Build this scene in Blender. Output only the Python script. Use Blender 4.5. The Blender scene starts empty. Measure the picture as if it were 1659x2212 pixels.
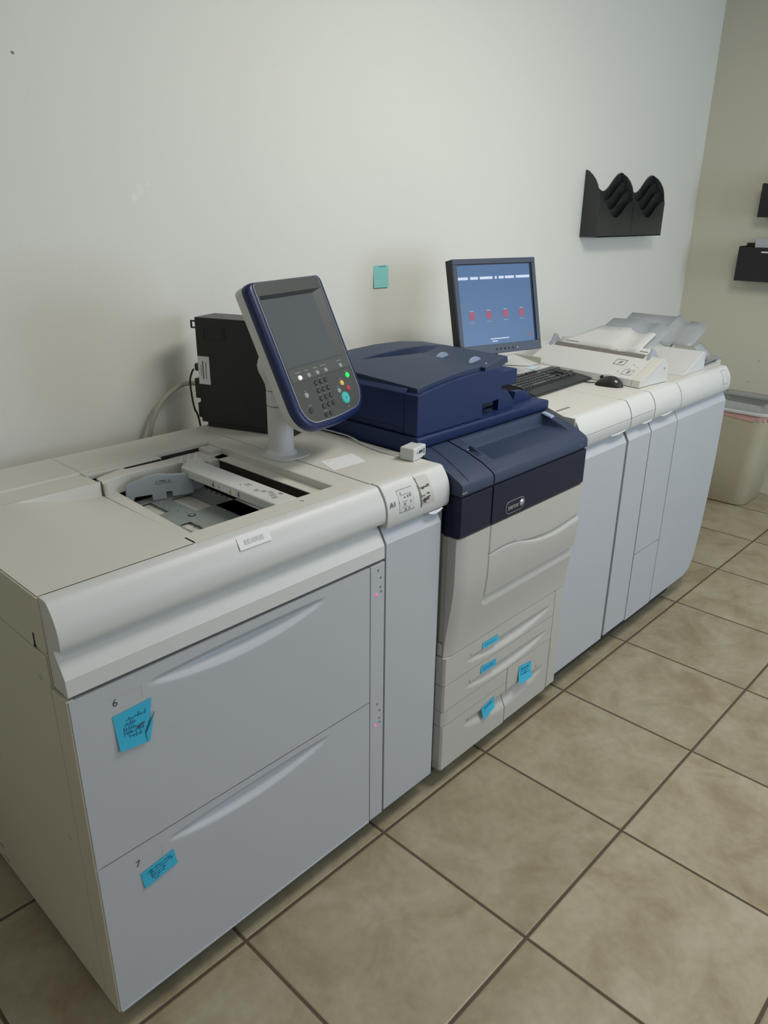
import bpy, math, random
from mathutils import Vector, Matrix
import numpy as np
random.seed(7)
C = bpy.context.scene.collection
SC = bpy.context.scene
# ------------------------------------------------------------ camera
CAM = Vector((-0.416, -1.1081, 1.5623)); PITCH, ROLL, YAW, FPX = -0.3796, 0.0114, 0.8194, 1637.11
_cy, _sy = math.cos(YAW), math.sin(YAW)
_F = Vector((_sy*math.cos(PITCH), _cy*math.cos(PITCH), math.sin(PITCH)))
_r = Vector((_cy, -_sy, 0)); _u = _r.cross(_F)
_R = math.cos(ROLL)*_r + math.sin(ROLL)*_u
_U = -math.sin(ROLL)*_r + math.cos(ROLL)*_u
cam = bpy.data.cameras.new('camera'); camo = bpy.data.objects.new('camera', cam); C.objects.link(camo)
cam.sensor_fit = 'HORIZONTAL'; cam.sensor_width = 36.0; cam.lens = FPX/1659*36.0; cam.clip_start = 0.02
camo.matrix_world = Matrix(((_R.x, _U.x, -_F.x, CAM.x), (_R.y, _U.y, -_F.y, CAM.y), (_R.z, _U.z, -_F.z, CAM.z), (0, 0, 0, 1)))
SC.camera = camo
# ------------------------------------------------------------ light and exposure
FZ = -0.040        # floor level
WX, WY, WL, WF, WH = 4.40, 0.88, -2.6, -3.6, 2.75        # room: right wall x, back wall y, left wall x, front wall y, height
w = bpy.data.worlds.new('world'); SC.world = w; w.use_nodes = True
w.node_tree.nodes['Background'].inputs[0].default_value = (0.75, 0.85, 1.0, 1)
w.node_tree.nodes['Background'].inputs[1].default_value = 0.08
def area(name, loc, rot, sx, sy, power, col):
    l = bpy.data.lights.new(name, 'AREA'); l.shape = 'RECTANGLE'; l.size = sx; l.size_y = sy; l.energy = power; l.color = col
    o = bpy.data.objects.new(name, l); C.objects.link(o); o.location = loc; o.rotation_euler = rot
    return o
area('window_daylight', (3.15, WF+0.06, 1.55), (math.radians(90), 0, 0), 1.9, 1.5, 45, (0.67, 0.82, 1.0))
area('window_daylight', (0.2, WF+0.06, 1.65), (math.radians(90), 0, 0), 1.6, 1.3, 7, (0.62, 0.80, 1.0))
area('ceiling_lamp_light', (1.75, -0.75, WH-0.03), (0, 0, 0), 1.2, 0.6, 31, (1.0, 0.955, 0.88))
area('ceiling_lamp_light', (-0.9, -1.6, WH-0.03), (0, 0, 0), 1.2, 0.6, 6, (1.0, 0.95, 0.86))  # unseen second lamp, added as fill for the left-facing sides and wall
vs = SC.view_settings
SC.display_settings.display_device = 'sRGB'
vs.view_transform = 'Standard'; vs.look = 'None'; vs.gamma = 1.0; vs.use_curve_mapping = False; vs.exposure = 0.11

# ------------------------------------------------------------ materials
def s2l(c):
    return tuple(((x/255)/12.92 if x/255 <= 0.04045 else ((x/255+0.055)/1.055)**2.4) for x in c)
def mat(name, rgb, rough=0.5, metal=0.0, noise=0.0, nscale=8.0, bump=0.0, bscale=400.0, spec=0.5, emit=None, estr=0.0, coat=0.0):
    m = bpy.data.materials.new(name); m.use_nodes = True; nt = m.node_tree; n = nt.nodes; L = nt.links
    b = n['Principled BSDF']; col = s2l(rgb)
    b.inputs['Roughness'].default_value = rough; b.inputs['Metallic'].default_value = metal
    b.inputs['Specular IOR Level'].default_value = spec; b.inputs['Coat Weight'].default_value = coat
    tc = n.new('ShaderNodeTexCoord')
    nz = n.new('ShaderNodeTexNoise'); nz.inputs['Scale'].default_value = nscale; nz.inputs['Detail'].default_value = 4
    L.new(tc.outputs['Object'], nz.inputs['Vector'])
    mx = n.new('ShaderNodeMix'); mx.data_type = 'RGBA'
    mx.inputs[6].default_value = (*[x*(1-noise) for x in col], 1); mx.inputs[7].default_value = (*[min(1, x*(1+noise)) for x in col], 1)
    L.new(nz.outputs['Fac'], mx.inputs[0]); L.new(mx.outputs[2], b.inputs['Base Color'])
    if bump > 0:
        n2 = n.new('ShaderNodeTexNoise'); n2.inputs['Scale'].default_value = bscale; L.new(tc.outputs['Object'], n2.inputs['Vector'])
        bp = n.new('ShaderNodeBump'); bp.inputs['Strength'].default_value = bump; bp.inputs['Distance'].default_value = 0.001
        L.new(n2.outputs['Fac'], bp.inputs['Height']); L.new(bp.outputs['Normal'], b.inputs['Normal'])
    if emit:
        b.inputs['Emission Color'].default_value = (*s2l(emit), 1); b.inputs['Emission Strength'].default_value = estr
    return m
M = {}
M['cream'] = mat('cream_plastic', (208, 206, 199), 0.48, noise=0.02, bump=0.12)
M['creamside'] = mat('painted_steel_beige', (204, 199, 184), 0.5, noise=0.02, bump=0.1)
M['white'] = mat('white_plastic', (208, 209, 208), 0.42, noise=0.015, bump=0.08)
M['door'] = mat('cool_daylight_door_plastic', (183, 187, 194), 0.42, noise=0.015, bump=0.1)  # fascia plastic darkened and blued: cool, dim light put into its colour
M['doorp'] = mat('printer_light_grey_plastic', (188, 186, 181), 0.42, noise=0.015, bump=0.1)
M['inner'] = mat('recess_grey_plastic', (188, 184, 172), 0.55, noise=0.03)
M['gap'] = mat('dark_gap', (48, 46, 46), 0.7)
M['slot'] = mat('dark_brown_slot', (48, 38, 34), 0.7)
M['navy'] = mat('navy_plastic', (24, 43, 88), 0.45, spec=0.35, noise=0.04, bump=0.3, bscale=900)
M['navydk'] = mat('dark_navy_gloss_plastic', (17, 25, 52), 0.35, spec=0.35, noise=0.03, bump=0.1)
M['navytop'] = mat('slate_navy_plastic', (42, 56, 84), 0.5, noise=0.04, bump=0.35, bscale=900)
M['bezel'] = mat('navy_bezel_plastic', (23, 38, 82), 0.33, noise=0.03)
M['chrome'] = mat('silver_trim', (200, 205, 215), 0.25, metal=0.8)
M['plate'] = mat('charcoal_panel', (70, 73, 73), 0.45, noise=0.04, bump=0.15)
M['plate2'] = mat('charcoal_strip', (80, 83, 82), 0.45, noise=0.04)
M['lcd'] = mat('grey_touch_screen', (84, 91, 96), 0.28, noise=0.03, nscale=14)
M['keydark'] = mat('dark_keypad_rubber', (48, 52, 54), 0.5)
M['keygrey'] = mat('grey_button', (150, 155, 158), 0.4)
M['keywhite'] = mat('lit_white_button', (235, 238, 235), 0.4, emit=(235, 240, 235), estr=0.35)
M['green'] = mat('green_lit_button', (40, 220, 90), 0.4, emit=(30, 230, 80), estr=1.0)
M['yellow'] = mat('yellow_button', (222, 190, 110), 0.4)
M['redb'] = mat('red_button', (190, 60, 75), 0.4)
M['teal'] = mat('teal_button', (70, 185, 185), 0.4)
M['black'] = mat('black_plastic', (30, 30, 32), 0.42, noise=0.06, bump=0.2)
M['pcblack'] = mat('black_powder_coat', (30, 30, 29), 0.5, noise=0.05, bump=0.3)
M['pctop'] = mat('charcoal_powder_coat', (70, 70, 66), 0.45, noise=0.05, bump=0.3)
M['gloss'] = mat('glossy_black_plastic', (48, 50, 50), 0.2, noise=0.04)
M['kb'] = mat('keyboard_black', (36, 38, 42), 0.38, noise=0.04)
M['kbkey'] = mat('keycap_black', (46, 48, 52), 0.3, noise=0.04)
M['monf'] = mat('monitor_bezel_charcoal', (62, 70, 86), 0.38, noise=0.03)
M['mons'] = mat('monitor_case_black', (38, 36, 36), 0.5)
M['metal'] = mat('galvanised_plate', (150, 160, 158), 0.4, metal=0.35, noise=0.07, nscale=30)
M['bluegrey'] = mat('blue_grey_plastic', (160, 168, 176), 0.5, noise=0.02)
M['paper'] = mat('white_paper', (228, 230, 232), 0.8, noise=0.03, nscale=30)
M['paperg'] = mat('printed_paper', (196, 200, 206), 0.8, noise=0.05, nscale=30)
M['sticky'] = mat('cyan_sticky_paper', (58, 178, 214), 0.8, noise=0.03, nscale=20)
M['sticky2'] = mat('aqua_sticky_paper', (146, 220, 218), 0.85, noise=0.03, nscale=20)
M['slip'] = mat('pale_blue_paper', (196, 222, 230), 0.85, noise=0.02)
M['ink'] = mat('dark_ink', (70, 74, 82), 0.7)
M['inkblue'] = mat('blue_ink', (30, 96, 140), 0.8)
M['inkfaint'] = mat('faint_pencil', (204, 206, 213), 0.8)
M['yel'] = mat('warning_yellow', (226, 196, 70), 0.6)
M['pink'] = mat('pink_led', (255, 90, 160), 0.4, emit=(255, 70, 150), estr=0.9)
M['tape'] = mat('worn_clear_tape', (196, 196, 190), 0.3, noise=0.06, nscale=60)
M['smudge'] = mat('grey_smudge', (126, 122, 116), 0.8, noise=0.2, nscale=120)
M['bin'] = mat('beige_bin_plastic', (186, 178, 156), 0.45, noise=0.03, nscale=6)
M['binpink'] = mat('pink_band', (205, 160, 155), 0.6, noise=0.06, nscale=20)
M['cable'] = mat('grey_cable_sleeve', (178, 174, 162), 0.55)
M['cablek'] = mat('dark_cable', (44, 36, 34), 0.5)
M['labelgrey'] = mat('printed_grey_plate', (200, 202, 203), 0.5, noise=0.02)
M['seam'] = mat('mid_grey_line', (120, 118, 112), 0.8)  # flat grey for status icons, the top slot and the plate outline
M['icon'] = mat('screen_icon_red', (110, 60, 78), 0.5, emit=(176, 84, 106), estr=0.42)
M['scrtext'] = mat('screen_text', (185, 195, 215), 0.5, emit=(180, 190, 212), estr=0.5)
M['screen'] = mat('lit_blue_screen', (40, 62, 92), 0.3, emit=(86, 116, 156), estr=0.55)
M['darkscr'] = mat('screen_edge_black', (20, 26, 40), 0.4)
M['glassblue'] = mat('pale_blue_plastic', (150, 165, 190), 0.35)

def translucent(name, rgb, op, rough=0.3):
    m = bpy.data.materials.new(name); m.use_nodes = True; nt = m.node_tree; n = nt.nodes; L = nt.links
    b = n['Principled BSDF']; b.inputs['Base Color'].default_value = (*s2l(rgb), 1); b.inputs['Roughness'].default_value = rough
    tr = n.new('ShaderNodeBsdfTransparent'); tr.inputs[0].default_value = (0.93, 0.94, 0.95, 1)
    mx = n.new('ShaderNodeMixShader'); tc = n.new('ShaderNodeTexCoord'); nz = n.new('ShaderNodeTexNoise'); nz.inputs['Scale'].default_value = 25
    L.new(tc.outputs['Object'], nz.inputs['Vector'])
    mr = n.new('ShaderNodeMapRange'); mr.inputs['To Min'].default_value = op-0.06; mr.inputs['To Max'].default_value = op+0.06
    L.new(nz.outputs['Fac'], mr.inputs['Value']); L.new(mr.outputs[0], mx.inputs[0])
    L.new(tr.outputs[0], mx.inputs[1]); L.new(b.outputs[0], mx.inputs[2]); L.new(mx.outputs[0], n['Material Output'].inputs[0])
    return m
M['smoke'] = translucent('smoky_translucent_plastic', (176, 182, 188), 0.62, 0.35)
M['bag'] = translucent('clear_bin_bag', (205, 210, 212), 0.42, 0.2)
M['glass'] = translucent('window_glass', (225, 235, 240), 0.15, 0.05)

def wall_material(name, rgb, spots):
    m = mat(name, rgb, 0.75, noise=0.018, nscale=1.3, bump=0.25, bscale=160)
    nt = m.node_tree; n = nt.nodes; L = nt.links; b = n['Principled BSDF']
    src = b.inputs['Base Color'].links[0].from_socket
    tc = n.new('ShaderNodeTexCoord')
    for (cx, cy, cz, rad, col, sx) in spots:          # worn patches, scuffs and a nail hole on the paint
        mp = n.new('ShaderNodeMapping'); mp.vector_type = 'POINT'
        mp.inputs['Location'].default_value = (-cx, -cy, -cz)
        L.new(tc.outputs['Object'], mp.inputs['Vector'])
        nz = n.new('ShaderNodeTexNoise'); nz.inputs['Scale'].default_value = 3.0/rad; L.new(tc.outputs['Object'], nz.inputs['Vector'])
        sc = n.new('ShaderNodeVectorMath'); sc.operation = 'MULTIPLY'; sc.inputs[1].default_value = sx; L.new(mp.outputs[0], sc.inputs[0])
        ln = n.new('ShaderNodeVectorMath'); ln.operation = 'LENGTH'; L.new(sc.outputs[0], ln.inputs[0])
        ad = n.new('ShaderNodeMath'); ad.operation = 'MULTIPLY_ADD'; L.new(nz.outputs['Fac'], ad.inputs[0]); ad.inputs[1].default_value = rad*0.9; L.new(ln.outputs['Value'], ad.inputs[2])
        mr = n.new('ShaderNodeMapRange'); mr.inputs['From Min'].default_value = rad*1.15; mr.inputs['From Max'].default_value = rad*1.45
        mr.inputs['To Min'].default_value = 0.8; mr.inputs['To Max'].default_value = 0; L.new(ad.outputs[0], mr.inputs['Value'])
        mx = n.new('ShaderNodeMix'); mx.data_type = 'RGBA'; L.new(mr.outputs[0], mx.inputs[0]); L.new(src, mx.inputs[6])
        mx.inputs[7].default_value = (*s2l(col), 1); src = mx.outputs[2]
    L.new(src, b.inputs['Base Color'])
    return m
M['wall'] = wall_material('back_wall_paint', (229, 229, 221), [(0.452, WY, 1.886, 0.0042, (70, 64, 60), (1, 1, 1)),
    (0.740, WY, 1.605, 0.011, (236, 236, 232), (1, 1, 0.6)), (0.722, WY, 1.585, 0.010, (236, 236, 232), (1, 1, 0.8)), (0.765, WY, 1.62, 0.006, (234, 234, 230), (1, 1, 1))])
M['wallr'] = wall_material('right_wall_paint', (214, 209, 192), [(WX, 0.36, 0.75, 0.006, (120, 116, 108), (1, 1.6, 0.8)), (WX, 0.22, 0.83, 0.007, (140, 136, 126), (1, 0.6, 1.4)), (WX, 0.40, 0.62, 0.005, (140, 136, 126), (1, 1, 1))])
M['wallp'] = mat('side_wall_paint', (222, 218, 208), 0.8, noise=0.02, nscale=2)
M['ceil'] = mat('ceiling_paint', (232, 230, 222), 0.85, noise=0.02, nscale=3, bump=0.3, bscale=90)

def floor_material():
    m = bpy.data.materials.new('travertine_look_tiles'); m.use_nodes = True; nt = m.node_tree; n = nt.nodes; L = nt.links
    b = n['Principled BSDF']
    def math_(op, a, bb=None, c=None):
        k = n.new('ShaderNodeMath'); k.operation = op
        for i, v in enumerate((a, bb, c)):
            if v is None: continue
            if isinstance(v, (int, float)): k.inputs[i].default_value = v
            else: L.new(v, k.inputs[i])
        return k.outputs[0]
    tc = n.new('ShaderNodeTexCoord'); mp = n.new('ShaderNodeMapping'); mp.vector_type = 'TEXTURE'
    mp.inputs['Location'].default_value = (0.306, -0.0045, 0); mp.inputs['Rotation'].default_value = (0, 0, -0.0082); mp.inputs['Scale'].default_value = (0.4687, 0.4687, 1)
    L.new(tc.outputs['Object'], mp.inputs['Vector'])
    sp = n.new('ShaderNodeSeparateXYZ'); L.new(mp.outputs[0], sp.inputs[0])
    fx = math_('FRACT', sp.outputs[0]); fy = math_('FRACT', sp.outputs[1])
    ex = math_('MINIMUM', fx, math_('SUBTRACT', 1.0, fx)); ey = math_('MINIMUM', fy, math_('SUBTRACT', 1.0, fy))
    e = math_('MINIMUM', ex, ey)
    gr = n.new('ShaderNodeMapRange'); gr.inputs['From Min'].default_value = 0.0075; gr.inputs['From Max'].default_value = 0.0105; gr.clamp = True; L.new(e, gr.inputs['Value'])
    fl = n.new('ShaderNodeCombineXYZ'); L.new(math_('FLOOR', sp.outputs[0]), fl.inputs[0]); L.new(math_('FLOOR', sp.outputs[1]), fl.inputs[1])
    wn = n.new('ShaderNodeTexWhiteNoise'); wn.noise_dimensions = '3D'; L.new(fl.outputs[0], wn.inputs['Vector'])
    off = n.new('ShaderNodeVectorMath'); off.operation = 'MULTIPLY_ADD'; L.new(wn.outputs['Color'], off.inputs[0]); off.inputs[1].default_value = (9, 9, 9); L.new(tc.outputs['Object'], off.inputs[2])
    n1 = n.new('ShaderNodeTexNoise'); n1.inputs['Scale'].default_value = 5.5; n1.inputs['Detail'].default_value = 7; n1.inputs['Roughness'].default_value = 0.62; n1.inputs['Distortion'].default_value = 0.6
    L.new(off.outputs[0], n1.inputs['Vector'])
    cr = n.new('ShaderNodeValToRGB'); el = cr.color_ramp.elements
    el[0].position = 0.30; el[0].color = (*s2l((144, 130, 104)), 1); el[1].position = 0.66; el[1].color = (*s2l((171, 164, 142)), 1)
    k = el.new(0.45); k.color = (*s2l((159, 147, 122)), 1); k = el.new(0.55); k.color = (*s2l((165, 156, 132)), 1)
    L.new(n1.outputs['Fac'], cr.inputs[0])
    n2 = n.new('ShaderNodeTexNoise'); n2.inputs['Scale'].default_value = 38; n2.inputs['Detail'].default_value = 5; L.new(off.outputs[0], n2.inputs['Vector'])
    m2 = n.new('ShaderNodeMapRange'); m2.inputs['From Min'].default_value = 0.3; m2.inputs['From Max'].default_value = 0.7; m2.inputs['To Min'].default_value = 0.93; m2.inputs['To Max'].default_value = 1.06; L.new(n2.outputs['Fac'], m2.inputs['Value'])
    tv = n.new('ShaderNodeMapRange'); tv.inputs['To Min'].default_value = 0.92; tv.inputs['To Max'].default_value = 1.06; L.new(wn.outputs['Value'], tv.inputs['Value'])
    mul = n.new('ShaderNodeVectorMath'); mul.operation = 'SCALE'; L.new(cr.outputs[0], mul.inputs[0]); L.new(math_('MULTIPLY', m2.outputs[0], tv.outputs[0]), mul.inputs['Scale'])
    mx = n.new('ShaderNodeMix'); mx.data_type = 'RGBA'; L.new(gr.outputs[0], mx.inputs[0]); mx.inputs[6].default_value = (*s2l((88, 75, 60)), 1); L.new(mul.outputs[0], mx.inputs[7])
    L.new(mx.outputs[2], b.inputs['Base Color'])
    rr = n.new('ShaderNodeMapRange'); rr.inputs['To Min'].default_value = 0.85; rr.inputs['To Max'].default_value = 0.42; L.new(gr.outputs[0], rr.inputs['Value']); L.new(rr.outputs[0], b.inputs['Roughness'])
    hb = n.new('ShaderNodeMapRange'); hb.interpolation_type = 'SMOOTHSTEP'; hb.inputs['From Min'].default_value = 0.004; hb.inputs['From Max'].default_value = 0.018; L.new(e, hb.inputs['Value'])
    hh = math_('MULTIPLY_ADD', n2.outputs['Fac'], 0.12, hb.outputs[0])
    bp = n.new('ShaderNodeBump'); bp.inputs['Strength'].default_value = 0.55; bp.inputs['Distance'].default_value = 0.0025; L.new(hh, bp.inputs['Height']); L.new(bp.outputs[0], b.inputs['Normal'])
    return m
M['floor'] = floor_material()

# ------------------------------------------------------------ geometry helpers
class MB:
    def __init__(s): s.v = []; s.f = []
    def add(s, vs, fs):
        o = len(s.v); s.v += [tuple(map(float, p)) for p in vs]; s.f += [tuple(i+o for i in f) for f in fs]; return s
    def box(s, x0, x1, y0, y1, z0, z1):
        return s.add([(x0, y0, z0), (x1, y0, z0), (x1, y1, z0), (x0, y1, z0), (x0, y0, z1), (x1, y0, z1), (x1, y1, z1), (x0, y1, z1)],
                     [(0, 3, 2, 1), (4, 5, 6, 7), (0, 1, 5, 4), (1, 2, 6, 5), (2, 3, 7, 6), (3, 0, 4, 7)])
    def hexa(s, p):      # 8 corners, bottom ring then top ring (counter-clockwise seen from above)
        return s.add(p, [(0, 3, 2, 1), (4, 5, 6, 7), (0, 1, 5, 4), (1, 2, 6, 5), (2, 3, 7, 6), (3, 0, 4, 7)])
    def prism(s, prof, axis, a, b, shift=None):
        # prof: 2D points; axis 'x': (y,z)  'y': (x,z)  'z': (x,y)
        n = len(prof); sh = shift or (lambda p, t: p)
        def P(p, t):
            return (t, p[0], p[1]) if axis == 'x' else (p[0], t, p[1]) if axis == 'y' else (p[0], p[1], t)
        vs = [P(p, a) for p in prof] + [P(p, b) for p in prof]
        A = sum(prof[i][0]*prof[(i+1) % n][1]-prof[(i+1) % n][0]*prof[i][1] for i in range(n))
        flip = (A < 0) ^ (axis == 'y') ^ (b < a)
        fs = [tuple(range(n))[::-1], tuple(range(n, 2*n))] + [(i, (i+1) % n, n+(i+1) % n, n+i) for i in range(n)]
        if flip: fs = [f[::-1] for f in fs]
        return s.add(vs, fs)
    def cyl(s, c, axis, r, h, n=24, r2=None):
        r2 = r if r2 is None else r2; ax = Vector(axis).normalized(); t = ax.orthogonal().normalized(); q = ax.cross(t); c = Vector(c)
        vs = [c+t*(r*math.cos(a))+q*(r*math.sin(a)) for a in [2*math.pi*i/n for i in range(n)]]
        vs += [c+ax*h+t*(r2*math.cos(a))+q*(r2*math.sin(a)) for a in [2*math.pi*i/n for i in range(n)]]
        return s.add(vs, [tuple(range(n))[::-1], tuple(range(n, 2*n))]+[(i, (i+1) % n, n+(i+1) % n, n+i) for i in range(n)])
    def tube(s, pts, r, n=10):
        pts = [Vector(p) for p in pts]; rings = []
        prev = None
        for i, p in enumerate(pts):
            d = (pts[min(i+1, len(pts)-1)]-pts[max(i-1, 0)]).normalized()
            t = d.orthogonal().normalized() if prev is None else (prev-d*prev.dot(d)).normalized()
            prev = t; q = d.cross(t)
            rings.append([p+t*(r*math.cos(2*math.pi*k/n))+q*(r*math.sin(2*math.pi*k/n)) for k in range(n)])
        vs = [v for rg in rings for v in rg]; m = len(pts)
        fs = [(i*n+k, i*n+(k+1) % n, (i+1)*n+(k+1) % n, (i+1)*n+k) for i in range(m-1) for k in range(n)]
        fs += [tuple(range(n))[::-1], tuple(range((m-1)*n, m*n))]
        return s.add(vs, fs)
    def grid(s, us, vs_, fn, flip=False):
        nu, nv = len(us), len(vs_)
        vv = [fn(u, v) for v in vs_ for u in us]
        ff = [(j*nu+i, j*nu+i+1, (j+1)*nu+i+1, (j+1)*nu+i) for j in range(nv-1) for i in range(nu-1)]
        if flip: ff = [f[::-1] for f in ff]
        return s.add(vv, ff)
    def loft(s, rings, cap=True):
        n = len(rings[0]); vs = [p for r in rings for p in r]
        fs = [(i*n+k, i*n+(k+1) % n, (i+1)*n+(k+1) % n, (i+1)*n+k) for i in range(len(rings)-1) for k in range(n)]
        if cap: fs += [tuple(range(n))[::-1], tuple(range((len(rings)-1)*n, len(rings)*n))]
        return s.add(vs, fs)
def lin(a, b, n): return [a+(b-a)*i/(n-1) for i in range(n)]
ROOT = {}
def build(mb, name, m, parent=None, bevel=0.0, seg=2, smooth=None, local=False, solid=0.0, sub=0):
    me = bpy.data.meshes.new(name)
    inv = None
    if parent is not None:
        root = parent if parent.name in ROOT else ROOT_OF[parent.name]
        if not local: inv = ROOT[root.name].inverted()
    vs = [tuple(inv @ Vector(p)) for p in mb.v] if inv is not None else mb.v
    me.from_pydata(vs, [], mb.f); me.update()
    o = bpy.data.objects.new(name, me); C.objects.link(o); me.materials.append(M[m] if isinstance(m, str) else m)
    if parent is not None:
        o.parent = parent; ROOT_OF[o.name] = root
    if smooth is None: smooth = 35 if (bevel or sub) else 0
    if smooth:
        me.polygons.foreach_set('use_smooth', [True]*len(me.polygons)); me.set_sharp_from_angle(angle=math.radians(smooth))
    if solid: k = o.modifiers.new('s', 'SOLIDIFY'); k.thickness = solid; k.offset = 0
    if bevel:
        k = o.modifiers.new('b', 'BEVEL'); k.width = bevel; k.segments = seg; k.limit_method = 'ANGLE'; k.angle_limit = math.radians(35); k.harden_normals = True
    if sub: k = o.modifiers.new('u', 'SUBSURF'); k.levels = sub; k.render_levels = sub
    return o
ROOT_OF = {}
def thing(name, label, cat, loc=(0, 0, 0), mtx=None, group=None):
    o = bpy.data.objects.new(name, None); C.objects.link(o); o.empty_display_size = 0.05
    mt = mtx if mtx is not None else Matrix.Translation(loc)
    o.matrix_world = mt; ROOT[o.name] = mt.copy(); ROOT_OF[o.name] = o
    o['label'] = label; o['category'] = cat
    if group: o['group'] = group
    return o
def tag(o, label, cat, group=None):
    o['label'] = label; o['category'] = cat
    if group: o['group'] = group
    return o
def struct(mb, name, m, **k):
    o = build(mb, name, m, **k); o['kind'] = 'structure'; return o
def text(name, s, size, mtx, m, parent=None, extrude=0.0002, sx=1.0, bold=False):
    cu = bpy.data.curves.new(name, 'FONT'); cu.body = s; cu.size = size; cu.align_x = 'CENTER'; cu.align_y = 'CENTER'; cu.extrude = extrude
    if bold: cu.offset = size*0.018
    tmp = bpy.data.objects.new('tmp', cu); C.objects.link(tmp)
    dg = bpy.context.evaluated_depsgraph_get(); me = bpy.data.meshes.new_from_object(tmp.evaluated_get(dg)); bpy.data.objects.remove(tmp)
    me.transform(mtx @ Matrix.Diagonal((sx, 1, 1, 1)))
    if parent is not None:
        root = parent if parent.name in ROOT else ROOT_OF[parent.name]
        me.transform(ROOT[root.name].inverted())
    me.materials.clear(); me.materials.append(M[m]); me.name = name
    o = bpy.data.objects.new(name, me); C.objects.link(o)
    if parent is not None: o.parent = parent; ROOT_OF[o.name] = root
    return o
def frontm(x, y, z, tilt=0.0):      # text plane facing -y
    return Matrix.Translation((x, y, z)) @ Matrix.Rotation(math.radians(90)+tilt, 4, 'X')
def topm(x, y, z, rz=0.0):
    return Matrix.Translation((x, y, z)) @ Matrix.Rotation(rz, 4, 'Z')
def smooth01(t): t = max(0.0, min(1.0, t)); return t*t*(3-2*t)

# ------------------------------------------------------------ room
struct(MB().box(WL-0.1, WX+0.1, WF-0.1, WY+0.1, FZ-0.1, FZ), 'floor', 'floor')
struct(MB().box(WL-0.1, WX+0.1, WY, WY+0.1, FZ, WH), 'wall_back', 'wall')
struct(MB().box(WX, WX+0.1, WF, WY, FZ, WH), 'wall_right', 'wallr')
struct(MB().box(WL-0.1, WL, WF, WY, FZ, WH), 'wall_left', 'wallp')
struct(MB().box(WL-0.1, WX+0.1, WF-0.1, WY+0.1, WH, WH+0.1), 'ceiling', 'ceil')
fw = MB()
wins = [(2.2, 4.1, 0.8, 2.3), (-0.6, 1.0, 1.0, 2.3)]
fw.box(WL, -0.6, WF-0.1, WF, FZ, WH).box(1.0, 2.2, WF-0.1, WF, FZ, WH).box(4.1, WX, WF-0.1, WF, FZ, WH)
fw.box(-0.6, 1.0, WF-0.1, WF, FZ, 1.0).box(-0.6, 1.0, WF-0.1, WF, 2.3, WH).box(2.2, 4.1, WF-0.1, WF, FZ, 0.8).box(2.2, 4.1, WF-0.1, WF, 2.3, WH)
struct(fw, 'wall_front', 'wallp')
for i, (a, b, c, d) in enumerate(wins):
    fr = MB(); t = 0.05
    fr.box(a, a+t, WF-0.08, WF-0.02, c, d).box(b-t, b, WF-0.08, WF-0.02, c, d).box(a, b, WF-0.08, WF-0.02, c, c+t).box(a, b, WF-0.08, WF-0.02, d-t, d)
    fr.box((a+b)/2-0.02, (a+b)/2+0.02, WF-0.07, WF-0.03, c, d)
    o = struct(fr, 'window_%d' % (i+1), 'white')
    ROOT[o.name] = Matrix.Identity(4); ROOT_OF[o.name] = o
    build(MB().box(a+t, b-t, WF-0.052, WF-0.048, c+t, d-t), 'window_pane', 'glass', o)
for x, y in ((1.75, -0.75), (-0.9, -1.6)):
    o = tag(build(MB().box(x-0.64, x+0.64, y-0.34, y+0.34, WH-0.022, WH-0.001), 'ceiling_light', 'white'),
            'white recessed ceiling light panel %s' % ('above the far end of the printer row' if x > 1 else 'added out of view as fill light near the camera end of the row'), 'light')

# ------------------------------------------------------------ fascia / drawer front helpers
FASC = [(0.0535, 0.9686), (0.031, 0.9688), (0.024, 0.9655), (0.015, 0.9536), (0.0075, 0.942), (0.002, 0.929), (-0.001, 0.9155), (-0.002, 0.900), (-0.0005, 0.8885), (0.003, 0.883),
        (0.0255, 0.8775), (0.0262, 0.871), (0.0155, 0.854), (0.0045, 0.834), (0.001, 0.828), (0.0, 0.795), (0.05, 0.795)]
def groove(z, z0, z1, d):      # triangular groove between z0 (top) and z1 (bottom)
    t = (z0-z)/(z0-z1)
    if t <= 0 or t >= 1: return 0.0
    return d*smooth01(t/0.40) if t < 0.40 else d*(1-smooth01((t-0.40)/0.60))
def heightfield(x0, x1, z0, z1, fn, back, nx, nz, xs=None, zs=None):
    # a slab with front surface y = fn(x,z) and flat back at y=back
    xs = xs or lin(x0, x1, nx); zs = zs or lin(z0, z1, nz); mb = MB()
    mb.grid(xs, zs, lambda x, z: (x, fn(x, z), z))
    nx, nz = len(xs), len(zs)
    def edge(pts):
        n = len(pts); mb.add(pts+[(p[0], back, p[2]) for p in pts], [(i+1, i, n+i, n+i+1) for i in range(n-1)])
    edge([(x, fn(x, z0), z0) for x in xs][::-1]); edge([(x, fn(x, z1), z1) for x in xs])
    edge([(x0, fn(x0, z), z) for z in zs]); edge([(x1, fn(x1, z), z) for z in zs][::-1])
    mb.box(x0, x1, back-0.0005, back, z0, z1)
    return mb
def fix_normals(o):
    import bmesh
    b = bmesh.new(); b.from_mesh(o.data); bmesh.ops.remove_doubles(b, verts=b.verts, dist=1e-5); bmesh.ops.recalc_face_normals(b, faces=b.faces); b.to_mesh(o.data); b.free(); o.data.set_sharp_from_angle(angle=math.radians(40))
def feet(parent, xs, ys, h, r=0.022):
    for x in xs:
        for y in ys: build(MB().cyl((x, y, FZ), (0, 0, 1), r, 0.03).cyl((x, y, FZ+0.03), (0, 0, 1), 0.012, h-FZ-0.03), 'caster', 'gap', parent)

def shade_block(parent, x0, x1, h):     # added dark block that deepens the shade under a cabinet
    build(MB().box(x0, x1, 0.047, 0.68, FZ+0.012, h), 'under_shade_block', 'gap', parent)

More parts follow.
